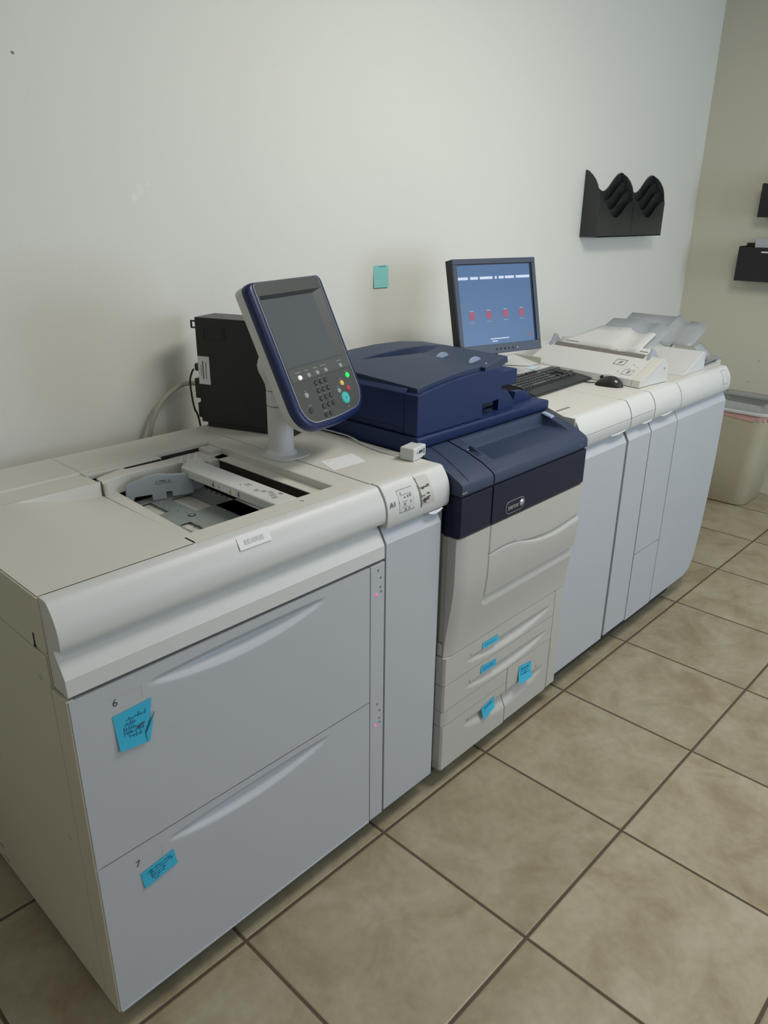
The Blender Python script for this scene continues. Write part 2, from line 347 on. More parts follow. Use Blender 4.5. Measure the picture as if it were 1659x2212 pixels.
# ------------------------------------------------------------ two-drawer paper feeder (nearest cabinet)
F = thing('paper_feeder', 'large two-drawer paper feeder cabinet nearest the camera, drawers marked 6 and 7', 'paper feeder', (0.39, 0.38, 0))
XR = 0.7765
b = MB()
b.box(0.0, XR, 0.058, 0.757, 0.03, 0.86)          # carcass up to the rim of the feed pit
build(b, 'body', 'creamside', F, bevel=0.002)
# left side panels with their seams
sp = MB().box(-0.0035, 0.0, 0.0595, 0.757, 0.028, 0.852)
build(sp, 'side_panel', 'creamside', F, bevel=0.001)
build(MB().prism([(0.0535, 0.862), (0.0535, 0.9665), (0.757, 0.9665), (0.757, 0.8545), (0.10, 0.8545), (0.092, 0.862)], 'x', -0.0035, 0.012), 'upper_side_panel', 'creamside', F, bevel=0.001)
build(MB().box(-0.0035, 0.01, 0.0025, 0.0565, 0.028, 0.788), 'side_trim', 'creamside', F, bevel=0.001)
for (y, z) in ((0.095, 0.795), (0.098, 0.43), (0.095, 0.09)):
    build(MB().cyl((-0.0036, y, z), (-1, 0, 0), 0.006, 0.0006, 16).cyl((-0.0042, y-0.001, z), (-1, 0, 0), 0.0028, 0.0004, 12), 'screw_cover', 'inner', F)
build(MB().box(-0.0042, -0.0034, 0.56, 0.62, 0.075, 0.079).box(-0.0042, -0.0034, 0.535, 0.57, 0.045, 0.048), 'scuff', 'smudge', F)
build(MB().box(-0.0042, -0.0034, 0.090, 0.096, 0.860, 0.886).box(-0.0042, -0.0034, 0.090, 0.098, 0.858, 0.864), 'latch_slot', 'gap', F)
# fascia above the drawers
build(MB().prism(FASC, 'x', 0.0, XR-0.0015), 'front_fascia', 'white', F, bevel=0.0012, smooth=28)
build(MB().box(0.004, XR, 0.0225, 0.058, 0.03, 0.80), 'drawer_frame', 'gap', F)
build(MB().box(0.004, XR, 0.045, 0.058, 0.80, 0.955), 'fascia_core', 'gap', F)
def drawer_fn(xa, xb, zt, depth, h=0.052, tilt=0.0):
    def fn(x, z):
        t = (x-xa)/(xb-xa)
        if t <= 0 or t >= 1: return 0.0
        s = (math.sin(math.pi*t))**0.8
        zz = zt + tilt*(t-0.5)
        return groove(z, zz+0.004+0.014*s*0.3, zz-h*(0.25+0.75*s), depth*s)
    return fn
for (z0, z1, zt, num, nz_) in ((0.4135, 0.7865, 0.760, '6', 0.7479), (0.028, 0.4100, 0.3865, '7', 0.3719)):
    fn = drawer_fn(0.150, 0.580, zt, 0.0185, 0.040, 0.006)
    xs = lin(0.0, 0.7245, 90); zs = sorted(set(lin(z0, zt-0.07, 6)+lin(zt-0.07, z1, 46)))
    o = build(heightfield(0.0, 0.7245, z0, z1, fn, 0.022, 0, 0, xs, zs), 'drawer', 'door', F, smooth=40); fix_normals(o)
    text('drawer_number', num, 0.021, frontm(0.0785, -0.0003, nz_-0.0015), 'ink', o)
    fr = MB(); a, c = 0.0905, 0.131
    for (x0, x1, y0, y1) in ((0.064, 0.131, nz_+0.0105, nz_+0.0112), (0.064, 0.131, nz_-0.0165, nz_-0.0158), (0.131, 0.1317, nz_-0.0165, nz_+0.0112)):
        fr.box(x0, x1, -0.0003, 0.0001, y0, y1)
    build(fr, 'label_frame', 'inner', o)
    # thin bottom lip
    if num == '7': build(MB().box(0.001, 0.723, -0.0022, 0.0, 0.028, 0.0335), 'bottom_lip', 'door', o, bevel=0.001)
o = build(MB().box(0.7275, XR-0.0015, 0.0, 0.022, 0.028, 0.7865), 'status_strip', 'door', F, bevel=0.001)
for base in (0.7092, 0.331):
    build(MB().cyl((0.7465, -0.0001, base), (0, -1, 0), 0.0035, 0.0008, 16), 'status_light', 'pink', o)
    ic = MB()
    for (dx, dz) in ((0.004, 0.062), (0.013, 0.040), (0.012, 0.016), (0.014, 0.003)):
        ic.box(0.7485+dx-0.003, 0.7485+dx+0.003, -0.0004, 0.0001, base+dz-0.0025, base+dz+0.0025)
    build(ic, 'status_icon', 'seam', o)
    build(MB().box(0.742, 0.768, -0.0004, 0.0001, base-0.0075, base-0.0068), 'icon_rule', 'inner', o)
# top cover, four pieces around the open feed pit (one mesh)
tc = MB()
def topz(x, y):
    # the left half dips towards the pit at the back
    s = smooth01((x-0.13)/0.20)
    yy = max(0.0, min(1.0, (y-0.10)/0.40))
    r = 0.0 if y > 0.505 else 1.0
    sil = -0.0035 if 0.515 < y < 0.60 and x > 0.05 else 0.0
    return 0.968 - 0.034*s*yy*r + sil
ys = sorted(lin(0.0562, 0.50, 40)+[0.504, 0.506]+lin(0.51, 0.59, 8)+[0.598, 0.603]+lin(0.61, 0.757, 8))
pitl = lambda y: 0.305+(y-0.10)*(0.345-0.305)/0.40
tc.grid(lin(0, 1, 40), ys, lambda t, y: (0.0+t*(pitl(min(max(y, 0.1), 0.50))), y, topz(t*pitl(min(max(y, 0.1), 0.5)), y)))
build(tc, 'top_cover', 'cream', F, smooth=30)
rs = MB()
rs.box(pitl(0.5)-0.002, 0.7115, 0.603, 0.757, 0.955, 0.968).box(0.343, 0.545, 0.571, 0.604, 0.955, 0.9675)
rs.box(0.30, 0.735, 0.0562, 0.1045, 0.955, 0.968)      # front strip
rs.box(0.7115, 0.7365, 0.1045, 0.757, 0.955, 0.968)    # right strip
rs.box(0.735, 0.775, 0.0562, 0.757, 0.955, 0.9675)
rs.box(0.0, 0.30, 0.757-0.004, 0.757, 0.86, 0.967)
build(rs, 'pit_surround', 'cream', F, bevel=0.0012)
# pit walls
pw = MB()
pw.box(0.30, 0.7365, 0.603, 0.609, 0.861, 0.956); pw.box(0.7115, 0.717, 0.1045, 0.603, 0.861, 0.956)
pw.box(0.315, 0.7115, 0.0985, 0.1045, 0.861, 0.956)
build(pw, 'pit_wall', 'inner', F)
wl = MB()
wl.hexa([(0.3068, 0.105, 0.862), (0.328, 0.105, 0.862), (0.386, 0.520, 0.862), (0.348, 0.520, 0.862), (0.3068, 0.105, 0.9655), (0.328, 0.105, 0.9655), (0.386, 0.520, 0.932), (0.350, 0.520, 0.932)])
build(wl, 'pit_left_rim', 'cream', F, bevel=0.0015)
# tall rear frame of the sheet tray
rf = MB()
rf.prism([(0.349, 0.505), (0.352, 0.540), (0.432, 0.569), (0.440, 0.557), (0.535, 0.553), (0.560, 0.545), (0.565, 0.505), (0.50, 0.512), (0.43, 0.520)], 'z', 0.925, 0.9662)
rf.prism([(0.548, 0.556), (0.556, 0.592), (0.600, 0.596), (0.705, 0.594), (0.705, 0.535), (0.60, 0.505), (0.567, 0.505), (0.562, 0.546)], 'z', 0.925, 0.952)
build(rf, 'rear_tray_frame', 'cream', F, bevel=0.0015)
build(MB().box(0.360, 0.705, 0.550, 0.6025, 0.862, 0.935), 'rear_slot', 'slot', F)
build(MB().box(0.550, 0.705, 0.6005, 0.603, 0.940, 0.9585), 'rear_slot', 'slot', F)
build(MB().box(0.440, 0.542, 0.5690, 0.5712, 0.940, 0.9645), 'rear_slot', 'slot', F)
build(MB().box(0.349, 0.357, 0.497, 0.512, 0.900, 0.962), 'corner_post', 'inner', F, bevel=0.001)
# hopper: dark bottom, side wall, galvanised lift plate with windows
build(MB().box(0.39, 0.60, 0.125, 0.495, 0.888, 0.893).box(0.33, 0.71, 0.105, 0.60, 0.862, 0.866), 'hopper_floor', 'cream', F)
hb = MB().box(0.355, 0.372, 0.13, 0.50, 0.866, 0.9).box(0.345, 0.55, 0.105, 0.13, 0.866, 0.885)
build(hb, 'hopper_ledge', 'bluegrey', F, bevel=0.001)
pl_ = MB()
zp0, zp1 = 0.8975, 0.8995
def strip(x0, x1, y0, y1): pl_.box(x0, x1, y0, y1, zp0, zp1)
strip(0.400, 0.418, 0.13, 0.50); strip(0.418, 0.445, 0.13, 0.235); strip(0.418, 0.445, 0.30, 0.385); strip(0.418, 0.445, 0.47, 0.50)
strip(0.445, 0.492, 0.13, 0.50); strip(0.492, 0.545, 0.13, 0.182); strip(0.545, 0.61, 0.13, 0.235); strip(0.492, 0.61, 0.222, 0.345); strip(0.492, 0.545, 0.455, 0.50); strip(0.545, 0.60, 0.13, 0.50)
build(pl_, 'lift_plate', 'metal', F, bevel=0.0006)
ho = MB().cyl((0.4694, 0.3288, zp1), (0, 0, 1), 0.0095, 0.0006, 24); build(ho, 'plate_boss', 'gap', F)
build(MB().cyl((0.4694, 0.3288, zp1+0.0006), (0, 0, 1), 0.006, 0.0004, 24), 'plate_hole', 'metal', F)
for k in range(7): build(MB().cyl((0.453+0.006*(k % 2), 0.395+0.012*k, zp1), (0, 0, 1), 0.0012, 0.0003, 8), 'plate_pinhole', 'slot', F)
for k in range(5): build(MB().box(0.592, 0.597, 0.36+0.022*k, 0.370+0.022*k, zp1, zp1+0.0004), 'plate_slot', 'slot', F)
for k, (x, y, r) in enumerate(((0.462, 0.375, 0.002), (0.47, 0.352, 0.0015))): build(MB().cyl((x, y, zp1), (0, 0, 1), r, 0.0003, 10), 'plate_pinhole', 'slot', F)
build(MB().box(0.505, 0.560, 0.21, 0.2125, zp1, zp1+0.0004), 'plate_slot', 'slot', F)
build(MB().box(0.430, 0.448, 0.262, 0.264, zp1, zp1+0.0004), 'plate_slot', 'slot', F)
# blue-grey rear side guide with MAX mark
def G(x0, x1, zf):     # thin upright guide running from (0.40,0.50) to (0.54,0.45)
    pass
ga, gb = Vector((0.398, 0.492, 0)), Vector((0.540, 0.440, 0)); gd = (gb-ga).normalized(); gn = Vector((gd.y, -gd.x, 0))
gm = MB(); prof = [(0, 0.905), (0, 0.944), (0.012, 0.950), (0.055, 0.963), (0.080, 0.9655), (0.110, 0.960), (0.151, 0.957), (0.151, 0.905), (0.108, 0.905), (0.108, 0.918), (0.094, 0.9185), (0.094, 0.9005), (0.060, 0.9005), (0.060, 0.9165), (0.02, 0.9155), (0.012, 0.9005), (0.0, 0.9005)]
vs = []
for off in (0.0, 0.012):
    for (t, z) in prof: p = ga+gd*t-gn*off; vs.append((p.x, p.y, z))
n_ = len(prof); gm.add(vs, [tuple(range(n_)), tuple(range(n_, 2*n_))[::-1]]+[(i, n_+i, n_+(i+1) % n_, (i+1) % n_) for i in range(n_)])
g = build(gm, 'side_guide', 'bluegrey', F, bevel=0.0012)
rz = math.atan2(gd.y, gd.x)
c = ga+gd*0.088+gn*0.0006
text('max_mark', '↓ MAX ↓', 0.0085, Matrix.Translation((c.x, c.y, 0.9475)) @ Matrix.Rotation(rz, 4, 'Z') @ Matrix.Rotation(math.radians(90), 4, 'X'), 'ink', g)
c2 = ga+gd*0.088+gn*0.0008
mk = MB(); p1, p2 = ga+gd*0.068+gn*0.0006, ga+gd*0.110+gn*0.0006
mk.add([(p1.x, p1.y, 0.9415), (p2.x, p2.y, 0.9415), (p2.x, p2.y, 0.9425), (p1.x, p1.y, 0.9425)], [(0, 1, 2, 3)])
build(mk, 'max_line', 'ink', g)
gc = MB().cyl((0.545, 0.452, 0.905), (0, 0, 1), 0.011, 0.052, 20); build(gc, 'guide_hinge', 'bluegrey', F, bevel=0.001)
build(MB().box(0.535, 0.60, 0.470, 0.476, 0.866, 0.95), 'hopper_back_wall', 'bluegrey', F)
# feed head cover over the hopper
fh = MB()
fh.prism([(0.5385, 0.946), (0.5385, 0.9655), (0.541, 0.968), (0.600, 0.968), (0.603, 0.9655), (0.603, 0.946)], 'y', 0.105, 0.470)
fh.hexa([(0.5385, 0.470, 0.946), (0.603, 0.470, 0.946), (0.620, 0.508, 0.946), (0.585, 0.508, 0.946), (0.5385, 0.470, 0.968), (0.603, 0.470, 0.968), (0.620, 0.508, 0.968), (0.585, 0.508, 0.968)])
o = build(fh, 'feed_head_cover', 'white', F, bevel=0.0012)
wr = MB().box(0.5379, 0.5385, 0.246, 0.327, 0.9495, 0.9625); build(wr, 'warning_label', 'paper', o)
def tri(x, y, z, s):
    return MB().add([(x, y+s, z), (x, y-s, z), (x, y, z+1.7*s)], [(0, 1, 2)])
build(tri(0.5376, 0.312, 0.952, 0.0052), 'warning_triangle', 'yel', o); build(tri(0.5376, 0.268, 0.951, 0.0062), 'warning_triangle', 'yel', o)
for (yy, zz) in ((0.312, 0.9535), (0.268, 0.9528)):
    build(MB().box(0.5373, 0.5376, yy-0.0008, yy+0.0008, zz, zz+0.0045), 'warning_bolt', 'ink', o)
for yy in (0.336, 0.2365):
    build(MB().box(0.5374, 0.5384, yy-0.0008, yy+0.0008, 0.953, 0.962).add([(0.5378, yy+0.004, 0.9545), (0.5378, yy-0.004, 0.9545), (0.5378, yy, 0.950)], [(0, 1, 2)]), 'direction_arrow', 'ink', o)
for (x, y, a_, b_) in ((0.575, 0.248, 0.006, 0.008), (0.563, 0.262, 0.002, 0.002), (0.566, 0.205, 0.005, 0.006), (0.573, 0.188, 0.005, 0.006), (0.580, 0.172, 0.005, 0.006), (0.572, 0.156, 0.006, 0.006), (0.565, 0.140, 0.006, 0.005), (0.590, 0.150, 0.004, 0.006)):
    ic = MB()
    for (q0, q1, q2, q3) in ((-a_, a_, -b_, -b_+0.0012), (-a_, a_, b_-0.0012, b_), (-a_, -a_+0.0012, -b_, b_), (a_-0.0012, a_, -b_, b_)):
        ic.box(x+q0, x+q1, y+q2, y+q3, 0.968, 0.9684)
    ic.box(x-a_*0.3, x+a_*0.3, y-b_*0.3, y+b_*0.4, 0.968, 0.9684)
    build(ic, 'loading_icon', 'smudge', o)
text('tray_s_mark', 'S', 0.014, topm(0.5935, 0.0815, 0.9682, math.radians(20)), 'ink', F)
build(MB().box(0.672, 0.7115, 0.118, 0.600, 0.9475, 0.9500), 'inner_rail', 'cream', F, bevel=0.0006)
build(MB().box(0.6745, 0.705, 0.140, 0.505, 0.867, 0.9475), 'slot_wall', 'slot', F)
build(MB().box(0.7075, 0.7120, 0.1045, 0.603, 0.940, 0.9675), 'outer_rail', 'cream', F, bevel=0.0008)
build(MB().box(0.613, 0.640, 0.110, 0.50, 0.867, 0.90), 'feed_slot', 'slot', F)
build(MB().box(0.606, 0.7075, 0.1045, 0.140, 0.867, 0.9505), 'slot_end', 'cream', F, bevel=0.001)
build(MB().box(0.640, 0.7075, 0.505, 0.545, 0.867, 0.9500), 'slot_end', 'cream', F, bevel=0.001)
build(MB().box(0.672, 0.7070, 0.54, 0.595, 0.9500, 0.9620), 'rail_bracket', 'cream', F, bevel=0.001)
sl = MB()
for k in range(3): sl.hexa([(0.552+0.022*k, 0.500, 0.9665), (0.560+0.022*k, 0.500, 0.9665), (0.590+0.022*k, 0.540, 0.9665), (0.582+0.022*k, 0.540, 0.9665)]+[(0.552+0.022*k, 0.500, 0.970), (0.560+0.022*k, 0.500, 0.970), (0.590+0.022*k, 0.540, 0.970), (0.582+0.022*k, 0.540, 0.970)])
build(sl, 'lever_bar', 'white', F, bevel=0.0006)
feet(F, (0.16, 0.69), (0.14, 0.68), 0.03)
shade_block(F, 0.07, XR-0.01, 0.03)

# ------------------------------------------------------------ narrow cabinet marked A1
A = thing('transfer_cabinet', 'narrow white cabinet marked A1 between the two-drawer feeder and the navy printer', 'cabinet', (0.89, 0.38, 0))
x0, x1 = 0.7785, 1.0115
build(MB().box(x0, x1, 0.05, 0.757, 0.05, 0.955), 'body', 'creamside', A, bevel=0.002)
build(MB().box(x0, x1, 0.0562, 0.757, 0.955, 0.968), 'top_cover', 'cream', A, bevel=0.0015)
low = [p for p in FASC if p[1] > 0.86]
low = FASC[:9]+[(0.006, 0.868), (0.016, 0.856), (0.0535, 0.856)]
build(MB().prism([(0.0535, 0.9686), (0.031, 0.9688), (0.024, 0.9655), (0.015, 0.9536), (0.0075, 0.942), (0.002, 0.929), (-0.001, 0.9155), (-0.002, 0.900), (-0.001, 0.876), (0.004, 0.866), (0.0535, 0.866)], 'x', x0+0.003, x1-0.001), 'front_fascia', 'white', A, bevel=0.0012, smooth=28)
DOOR = [(0.0255, 0.8640), (0.0262, 0.859), (0.0155, 0.843), (0.0045, 0.826), (0.001, 0.820), (0.0, 0.028), (0.022, 0.028), (0.045, 0.04), (0.045, 0.864)]
DOOR2 = [(0.0265, 0.8640), (0.0262, 0.871), (0.0155, 0.854), (0.0045, 0.834), (0.001, 0.828), (0.0, 0.028), (0.022, 0.028), (0.045, 0.04), (0.045, 0.874)]
build(MB().prism([(0.0262, 0.876), (0.0262, 0.871), (0.0155, 0.854), (0.0045, 0.834), (0.001, 0.828), (0.0, 0.030), (0.022, 0.030), (0.045, 0.04), (0.045, 0.876)], 'x', x0+0.003, 0.9835), 'door', 'door', A, bevel=0.0012, smooth=28)
build(MB().box(x0, x1, 0.0455, 0.05, 0.05, 0.95), 'door_gap', 'gap', A)
build(MB().box(0.985, 1.010, 0.020, 0.05, 0.05, 0.860), 'side_column', 'door', A, bevel=0.001)
text('area_mark', 'A1', 0.0185, frontm(0.8005, -0.0012, 0.9235, math.radians(-10)), 'ink', A)
# jam diagram plate and the worn tape beside it, following the curved fascia
def fpt(x, z, d=0.0006):
    pr = FASC
    for i in range(len(pr)-1):
        if pr[i][1] >= z >= pr[i+1][1] and pr[i][1] > pr[i+1][1]:
            t = (pr[i][1]-z)/(pr[i][1]-pr[i+1][1]); return (x, pr[i][0]+(pr[i+1][0]-pr[i][0])*t-d, z)
    return (x, 0.03-d, z)
def decal(x0, x1, z0, z1, nx=2, nz=8, d=0.0008, skew=0.0):
    return MB().grid(lin(x0, x1, nx), lin(z0, z1, nz), lambda x, z: fpt(x+skew*(z-z1), z, d))
o = build(decal(0.8225, 0.8745, 0.897, 0.950), 'diagram_plate', 'labelgrey', A, smooth=60)
lnm = MB()
for (a_, b_, c_, d_) in ((0.8225, 0.8745, 0.897, 0.8983), (0.8225, 0.8745, 0.949, 0.950), (0.8225, 0.8235, 0.897, 0.950), (0.8735, 0.8745, 0.897, 0.950), (0.828, 0.868, 0.937, 0.938), (0.832, 0.850, 0.9215, 0.9225), (0.832, 0.850, 0.9085, 0.9095), (0.830, 0.834, 0.940, 0.944),
                         (0.841, 0.846, 0.929, 0.933), (0.852, 0.857, 0.929, 0.934), (0.860, 0.866, 0.930, 0.935), (0.838, 0.844, 0.913, 0.918), (0.840, 0.846, 0.900, 0.905), (0.853, 0.858, 0.901, 0.906), (0.861, 0.864, 0.915, 0.921)):
    lnm.add(decal(a_, b_, c_, d_, 2, 3, 0.0012).v, decal(a_, b_, c_, d_, 2, 3).f)
build(lnm, 'diagram_lines', 'smudge', o)
n = 14; gv = []
for i in range(n+1):
    t = i/n; x = 0.930+0.055*t; h = 0.008*math.sin(math.pi*t)**0.8
    gv += [(x, -0.0016, 0.8675), (x, -0.0028, 0.8665-h), (x, 0.010, 0.8665-h)]
build(MB().add(gv, [f for i in range(n) for f in ((3*i, 3*i+1, 3*i+4, 3*i+3), (3*i+1, 3*i+2, 3*i+5, 3*i+4))]), 'finger_grip', 'paper', A, smooth=50)
feet(A, (0.82, 0.97), (0.14, 0.68), 0.05)
shade_block(A, x0, x1, 0.0495)
# worn tape strip on the A1 fascia
tp = decal(0.893, 0.939, 0.889, 0.9665, 2, 12, 0.0007, -0.15)
o = build(tp, 'worn_tape', 'tape', A, smooth=60)
sm = MB(); rnd = random.Random(3)
for (xa, xb, za, zb) in ((0.893, 0.898, 0.889, 0.9665), (0.898, 0.935, 0.936, 0.9395), (0.905, 0.915, 0.9335, 0.937), (0.925, 0.937, 0.938, 0.942), (0.902, 0.915, 0.917, 0.920), (0.920, 0.932, 0.919, 0.923), (0.90, 0.93, 0.905, 0.913), (0.908, 0.918, 0.897, 0.905), (0.897, 0.903, 0.893, 0.899), (0.922, 0.935, 0.909, 0.914)):
    for k in range(5):
        x = rnd.uniform(xa, xb); wx = rnd.uniform(0.3, 1)*(xb-xa)*0.5; z = rnd.uniform(za, zb); wz = rnd.uniform(0.3, 1)*(zb-za)*0.5
        dd = decal(max(xa, x-wx), min(xb, x+wx), max(za, z-wz), min(zb, z+wz), 3, 4, 0.0011, -0.15); sm.add(dd.v, dd.f)
build(sm, 'dirt_mark', 'smudge', o)
# faded sticker on the top cover
st = MB().add([(0.808, 0.258, 0.9684), (0.785, 0.182, 0.9684), (0.893, 0.178, 0.9684), (0.915, 0.252, 0.9684)], [(0, 1, 2, 3)])
o = build(st, 'faded_sticker', 'paper', A)
rnd = random.Random(5); dm = MB()
for k in range(16):
    x = rnd.uniform(0.80, 0.89); y = rnd.uniform(0.185, 0.25); l = rnd.uniform(0.006, 0.016)
    dm.box(x, x+l, y, y+0.0018, 0.9684, 0.9687)
build(dm, 'faded_print', 'inkfaint', o)

# ------------------------------------------------------------ touch control panel on its post
P = thing('control_panel', 'tilted grey touch screen control panel with navy rim and keypad on a white post', 'control panel', (0.7855, 0.383, 0.968))
ps = MB().cyl((0.7855, 0.383, 0.9685), (0, 0, 1), 0.0335, 0.1285, 40, 0.0325)
build(ps, 'post', 'white', P, bevel=0.001, smooth=50)
fl_ = MB(); ring = []
for k in range(40):
    a = 2*math.pi*k/40; rx_, ry_ = 0.054, 0.050
    ca, sa = math.cos(a), math.sin(a); e_ = 0.55
    ring.append((0.7855+rx_*math.copysign(abs(ca)**e_, ca), 0.371+ry_*1.15*math.copysign(abs(sa)**e_, sa)))
fl_.prism(ring, 'z', 0.9681, 0.9715)
build(fl_, 'post_flange', 'white', P, bevel=0.001)
fl2 = MB().cyl((0.7855, 0.383, 0.9715), (0, 0, 1), 0.042, 0.010, 40, 0.034); build(fl2, 'post_collar', 'white', P, smooth=50)
# neck: sleeve, then a rounded knuckle that carries the tilting panel
nk = MB().cyl((0.7855, 0.383, 1.0985), (0, 0, 1), 0.0330, 0.038, 36)
build(nk, 'post_sleeve', 'white', P, bevel=0.0015, smooth=50)
def ksec(r, ox, oy, z): return [(0.7855+ox+r*math.cos(a), 0.383+oy+r*0.95*math.sin(a), z) for a in [2*math.pi*i/32 for i in range(32)]]
nk2 = MB().loft([ksec(0.0335, 0, 0, 1.1385), ksec(0.0340, -0.001, 0.001, 1.152), ksec(0.0375, -0.004, 0.003, 1.168), ksec(0.0410, -0.007, 0.006, 1.184), ksec(0.0425, -0.008, 0.007, 1.200), ksec(0.0405, -0.006, 0.006, 1.216), ksec(0.034, -0.002, 0.004, 1.232), ksec(0.020, 0.004, 0.004, 1.242)])
build(nk2, 'hinge_knuckle', 'white', P, smooth=50)
cd_ = Vector((-0.63, -0.78, 0)).normalized()
def kp(ang, z, r, ox=0.0, oy=0.0): a = math.atan2(cd_.y, cd_.x)+ang; return (0.7855+ox+r*math.cos(a), 0.383+oy+r*0.95*math.sin(a), z)
build(MB().tube([kp(-0.60, 1.206, 0.0425, -0.008, 0.007), kp(-0.58, 1.196, 0.0423, -0.008, 0.007), kp(-0.45, 1.182, 0.0408, -0.007, 0.006), kp(-0.25, 1.168, 0.0377, -0.004, 0.003), kp(-0.05, 1.158, 0.0355, -0.002, 0.002)], 0.0012, 6), 'hinge_groove', 'slot', P)
q_ = Vector(kp(-0.25, 1.1475, 0.0330)); build(MB().cyl(q_, cd_, 0.0050, 0.0018, 20), 'hinge_cap', 'inner', P)
# panel frame: local X across, Y towards the user, Z up the panel
PHI, TAU = 0.267, 0.4175
pu = Vector((math.cos(PHI), math.sin(PHI), 0)); pw_ = Vector((math.sin(PHI)*math.sin(TAU), -math.cos(PHI)*math.sin(TAU), -math.cos(TAU))); pn = pw_.cross(pu)
po = Vector((0.6719, 0.3214, 1.4035))
def L3(a, b, d): return tuple(po+pu*a+pw_*b+pn*d)
def outline(off, sag=0.0):
    # rounded-bottom outline in panel coordinates (a right, b down), offset outwards
    W = 0.2655; pts = []
    x0, x1 = -off, W+off; top = -0.2*off
    r0 = 0.010+off*0.5
    def arcp(cx, cy, r, a0, a1, n):
        return [(cx+r*math.cos(math.radians(a0+(a1-a0)*i/n)), cy+r*math.sin(math.radians(a0+(a1-a0)*i/n))) for i in range(n+1)]
    rc = 0.050+off
    pts += arcp(x0+r0, top+r0, r0, 180, 270, 5)
    pts += arcp(x1-r0, top+r0, r0, 270, 360, 5)
    yb = 0.341+off
    pts += arcp(x1-rc, yb-rc-0.003, rc, 0, 82, 12)
    n = 8
    for i in range(1, n):
        t = i/n; pts.append((x1-rc+(x0+rc-(x1-rc))*t, yb+0.0035*math.sin(math.pi*t)-0.003+0.0))
    pts += arcp(x0+rc, yb-rc-0.003, rc, 98, 180, 12)
    return pts
def ploft(name, specs, m, parent, smooth=40, cap=True):
    rings = [[L3(a, b, d) for (a, b) in outline(off)] for (off, d) in specs]
    return build(MB().loft([r[::-1] for r in rings], cap), name, m, parent, smooth=smooth)
ploft('rear_housing', [(-0.012, -0.055), (0.008, -0.052), (0.016, -0.040), (0.019, -0.022)], 'white', P)
ploft('navy_bezel', [(0.0185, -0.024), (0.021, -0.017), (0.0215, -0.009), (0.018, -0.002), (0.010, 0.0012), (0.0035, 0.0005)], 'bezel', P, 60, False)
ploft('silver_trim', [(0.0035, -0.004), (0.0035, 0.0016), (0.0012, 0.0016), (0.0012, -0.004)], 'chrome', P, 40, False)
# face plate with a window for the screen (frame pieces), sunken screen
o_ = outline(0.0012)
face = MB()
sx0, sx1, sy0, sy1 = 0.006, 0.263, 0.0290, 0.2250
import bmesh
bm_ = bmesh.new()
ov = [bm_.verts.new(L3(a, b, 0.001)) for (a, b) in o_]
iv = [bm_.verts.new(L3(a, b, 0.001)) for (a, b) in ((sx0, sy0), (sx1, sy0), (sx1, sy1), (sx0, sy1))]
eo = [bm_.edges.new((ov[i], ov[(i+1) % len(ov)])) for i in range(len(ov))]
ei = [bm_.edges.new((iv[i], iv[(i+1) % 4])) for i in range(4)]
bmesh.ops.triangle_fill(bm_, edges=eo+ei, use_beauty=True)
tmp_ = bpy.data.meshes.new('t'); bm_.to_mesh(tmp_); bm_.free()
face.add([v.co for v in tmp_.vertices], [tuple(p.vertices) for p in tmp_.polygons])
q0, q1, r0_, r1_ = 0.012, 0.235, 0.0362, 0.2047; dp = -0.010
fa = [L3(sx0, sy0, 0.001), L3(sx1, sy0, 0.001), L3(sx1, sy1, 0.001), L3(sx0, sy1, 0.001), L3(q0, r0_, dp), L3(q1, r0_, dp), L3(q1, r1_, dp), L3(q0, r1_, dp)]
face.add(fa, [(0, 4, 5, 1), (1, 5, 6, 2), (2, 6, 7, 3), (3, 7, 4, 0)])
face.add([L3(a, b, -0.012) for (a, b) in o_], [tuple(range(len(o_)))])
fp = build(face, 'face_plate', 'plate', P)
build(MB().add([L3(q0, r0_, dp+0.0006), L3(q1, r0_, dp+0.0006), L3(q1, r1_, dp+0.0006), L3(q0, r1_, dp+0.0006)], [(0, 1, 2, 3)]), 'touch_screen', 'lcd', P)
def pbox(mb, a0, a1, b0, b1, d0, d1):
    return mb.hexa([L3(a0, b1, d0), L3(a1, b1, d0), L3(a1, b0, d0), L3(a0, b0, d0), L3(a0, b1, d1), L3(a1, b1, d1), L3(a1, b0, d1), L3(a0, b0, d1)])
sh = MB(); sh.hexa([L3(0.0035, 0.2380, 0.0008), L3(0.2645, 0.2380, 0.0008), L3(0.2645, 0.2250, 0.0008), L3(0.0035, 0.2250, 0.0008), L3(0.0035, 0.2380, 0.0030), L3(0.2645, 0.2380, 0.0030), L3(0.2645, 0.2052, 0.0012), L3(0.0035, 0.2052, 0.0012)])
sh = MB(); pbox(sh, 0.0035, 0.2645, 0.2052, 0.2380, -0.003, 0.0022)
build(sh, 'upper_key_strip', 'plate2', P, bevel=0.001)
def button(a, b, ra, rb, m, d=0.0012, h=0.002, nm='button', par=None):
    vs = [L3(a+ra*math.cos(t), b+rb*math.sin(t), d) for t in [2*math.pi*i/24 for i in range(24)]]
    v2 = [L3(a+ra*0.86*math.cos(t), b+rb*0.86*math.sin(t), d+h) for t in [2*math.pi*i/24 for i in range(24)]]
    return build(MB().loft([vs[::-1], v2[::-1]]), nm, m, par or P, smooth=30)
def plabel(a, b, wd, hh=0.0016, d=0.0023, m='keygrey', par=None):
    mb = MB(); rr = random.Random(int(a*1e4)+int(b*1e4)); x = a-wd/2
    while x < a+wd/2-0.0008:
        l = min(rr.uniform(0.0012, 0.0035), a+wd/2-x); pbox(mb, x, x+l, b-hh/2, b+hh/2, d-0.0004, d); x += l+0.0005
    return build(mb, 'button_caption', m, par or P)
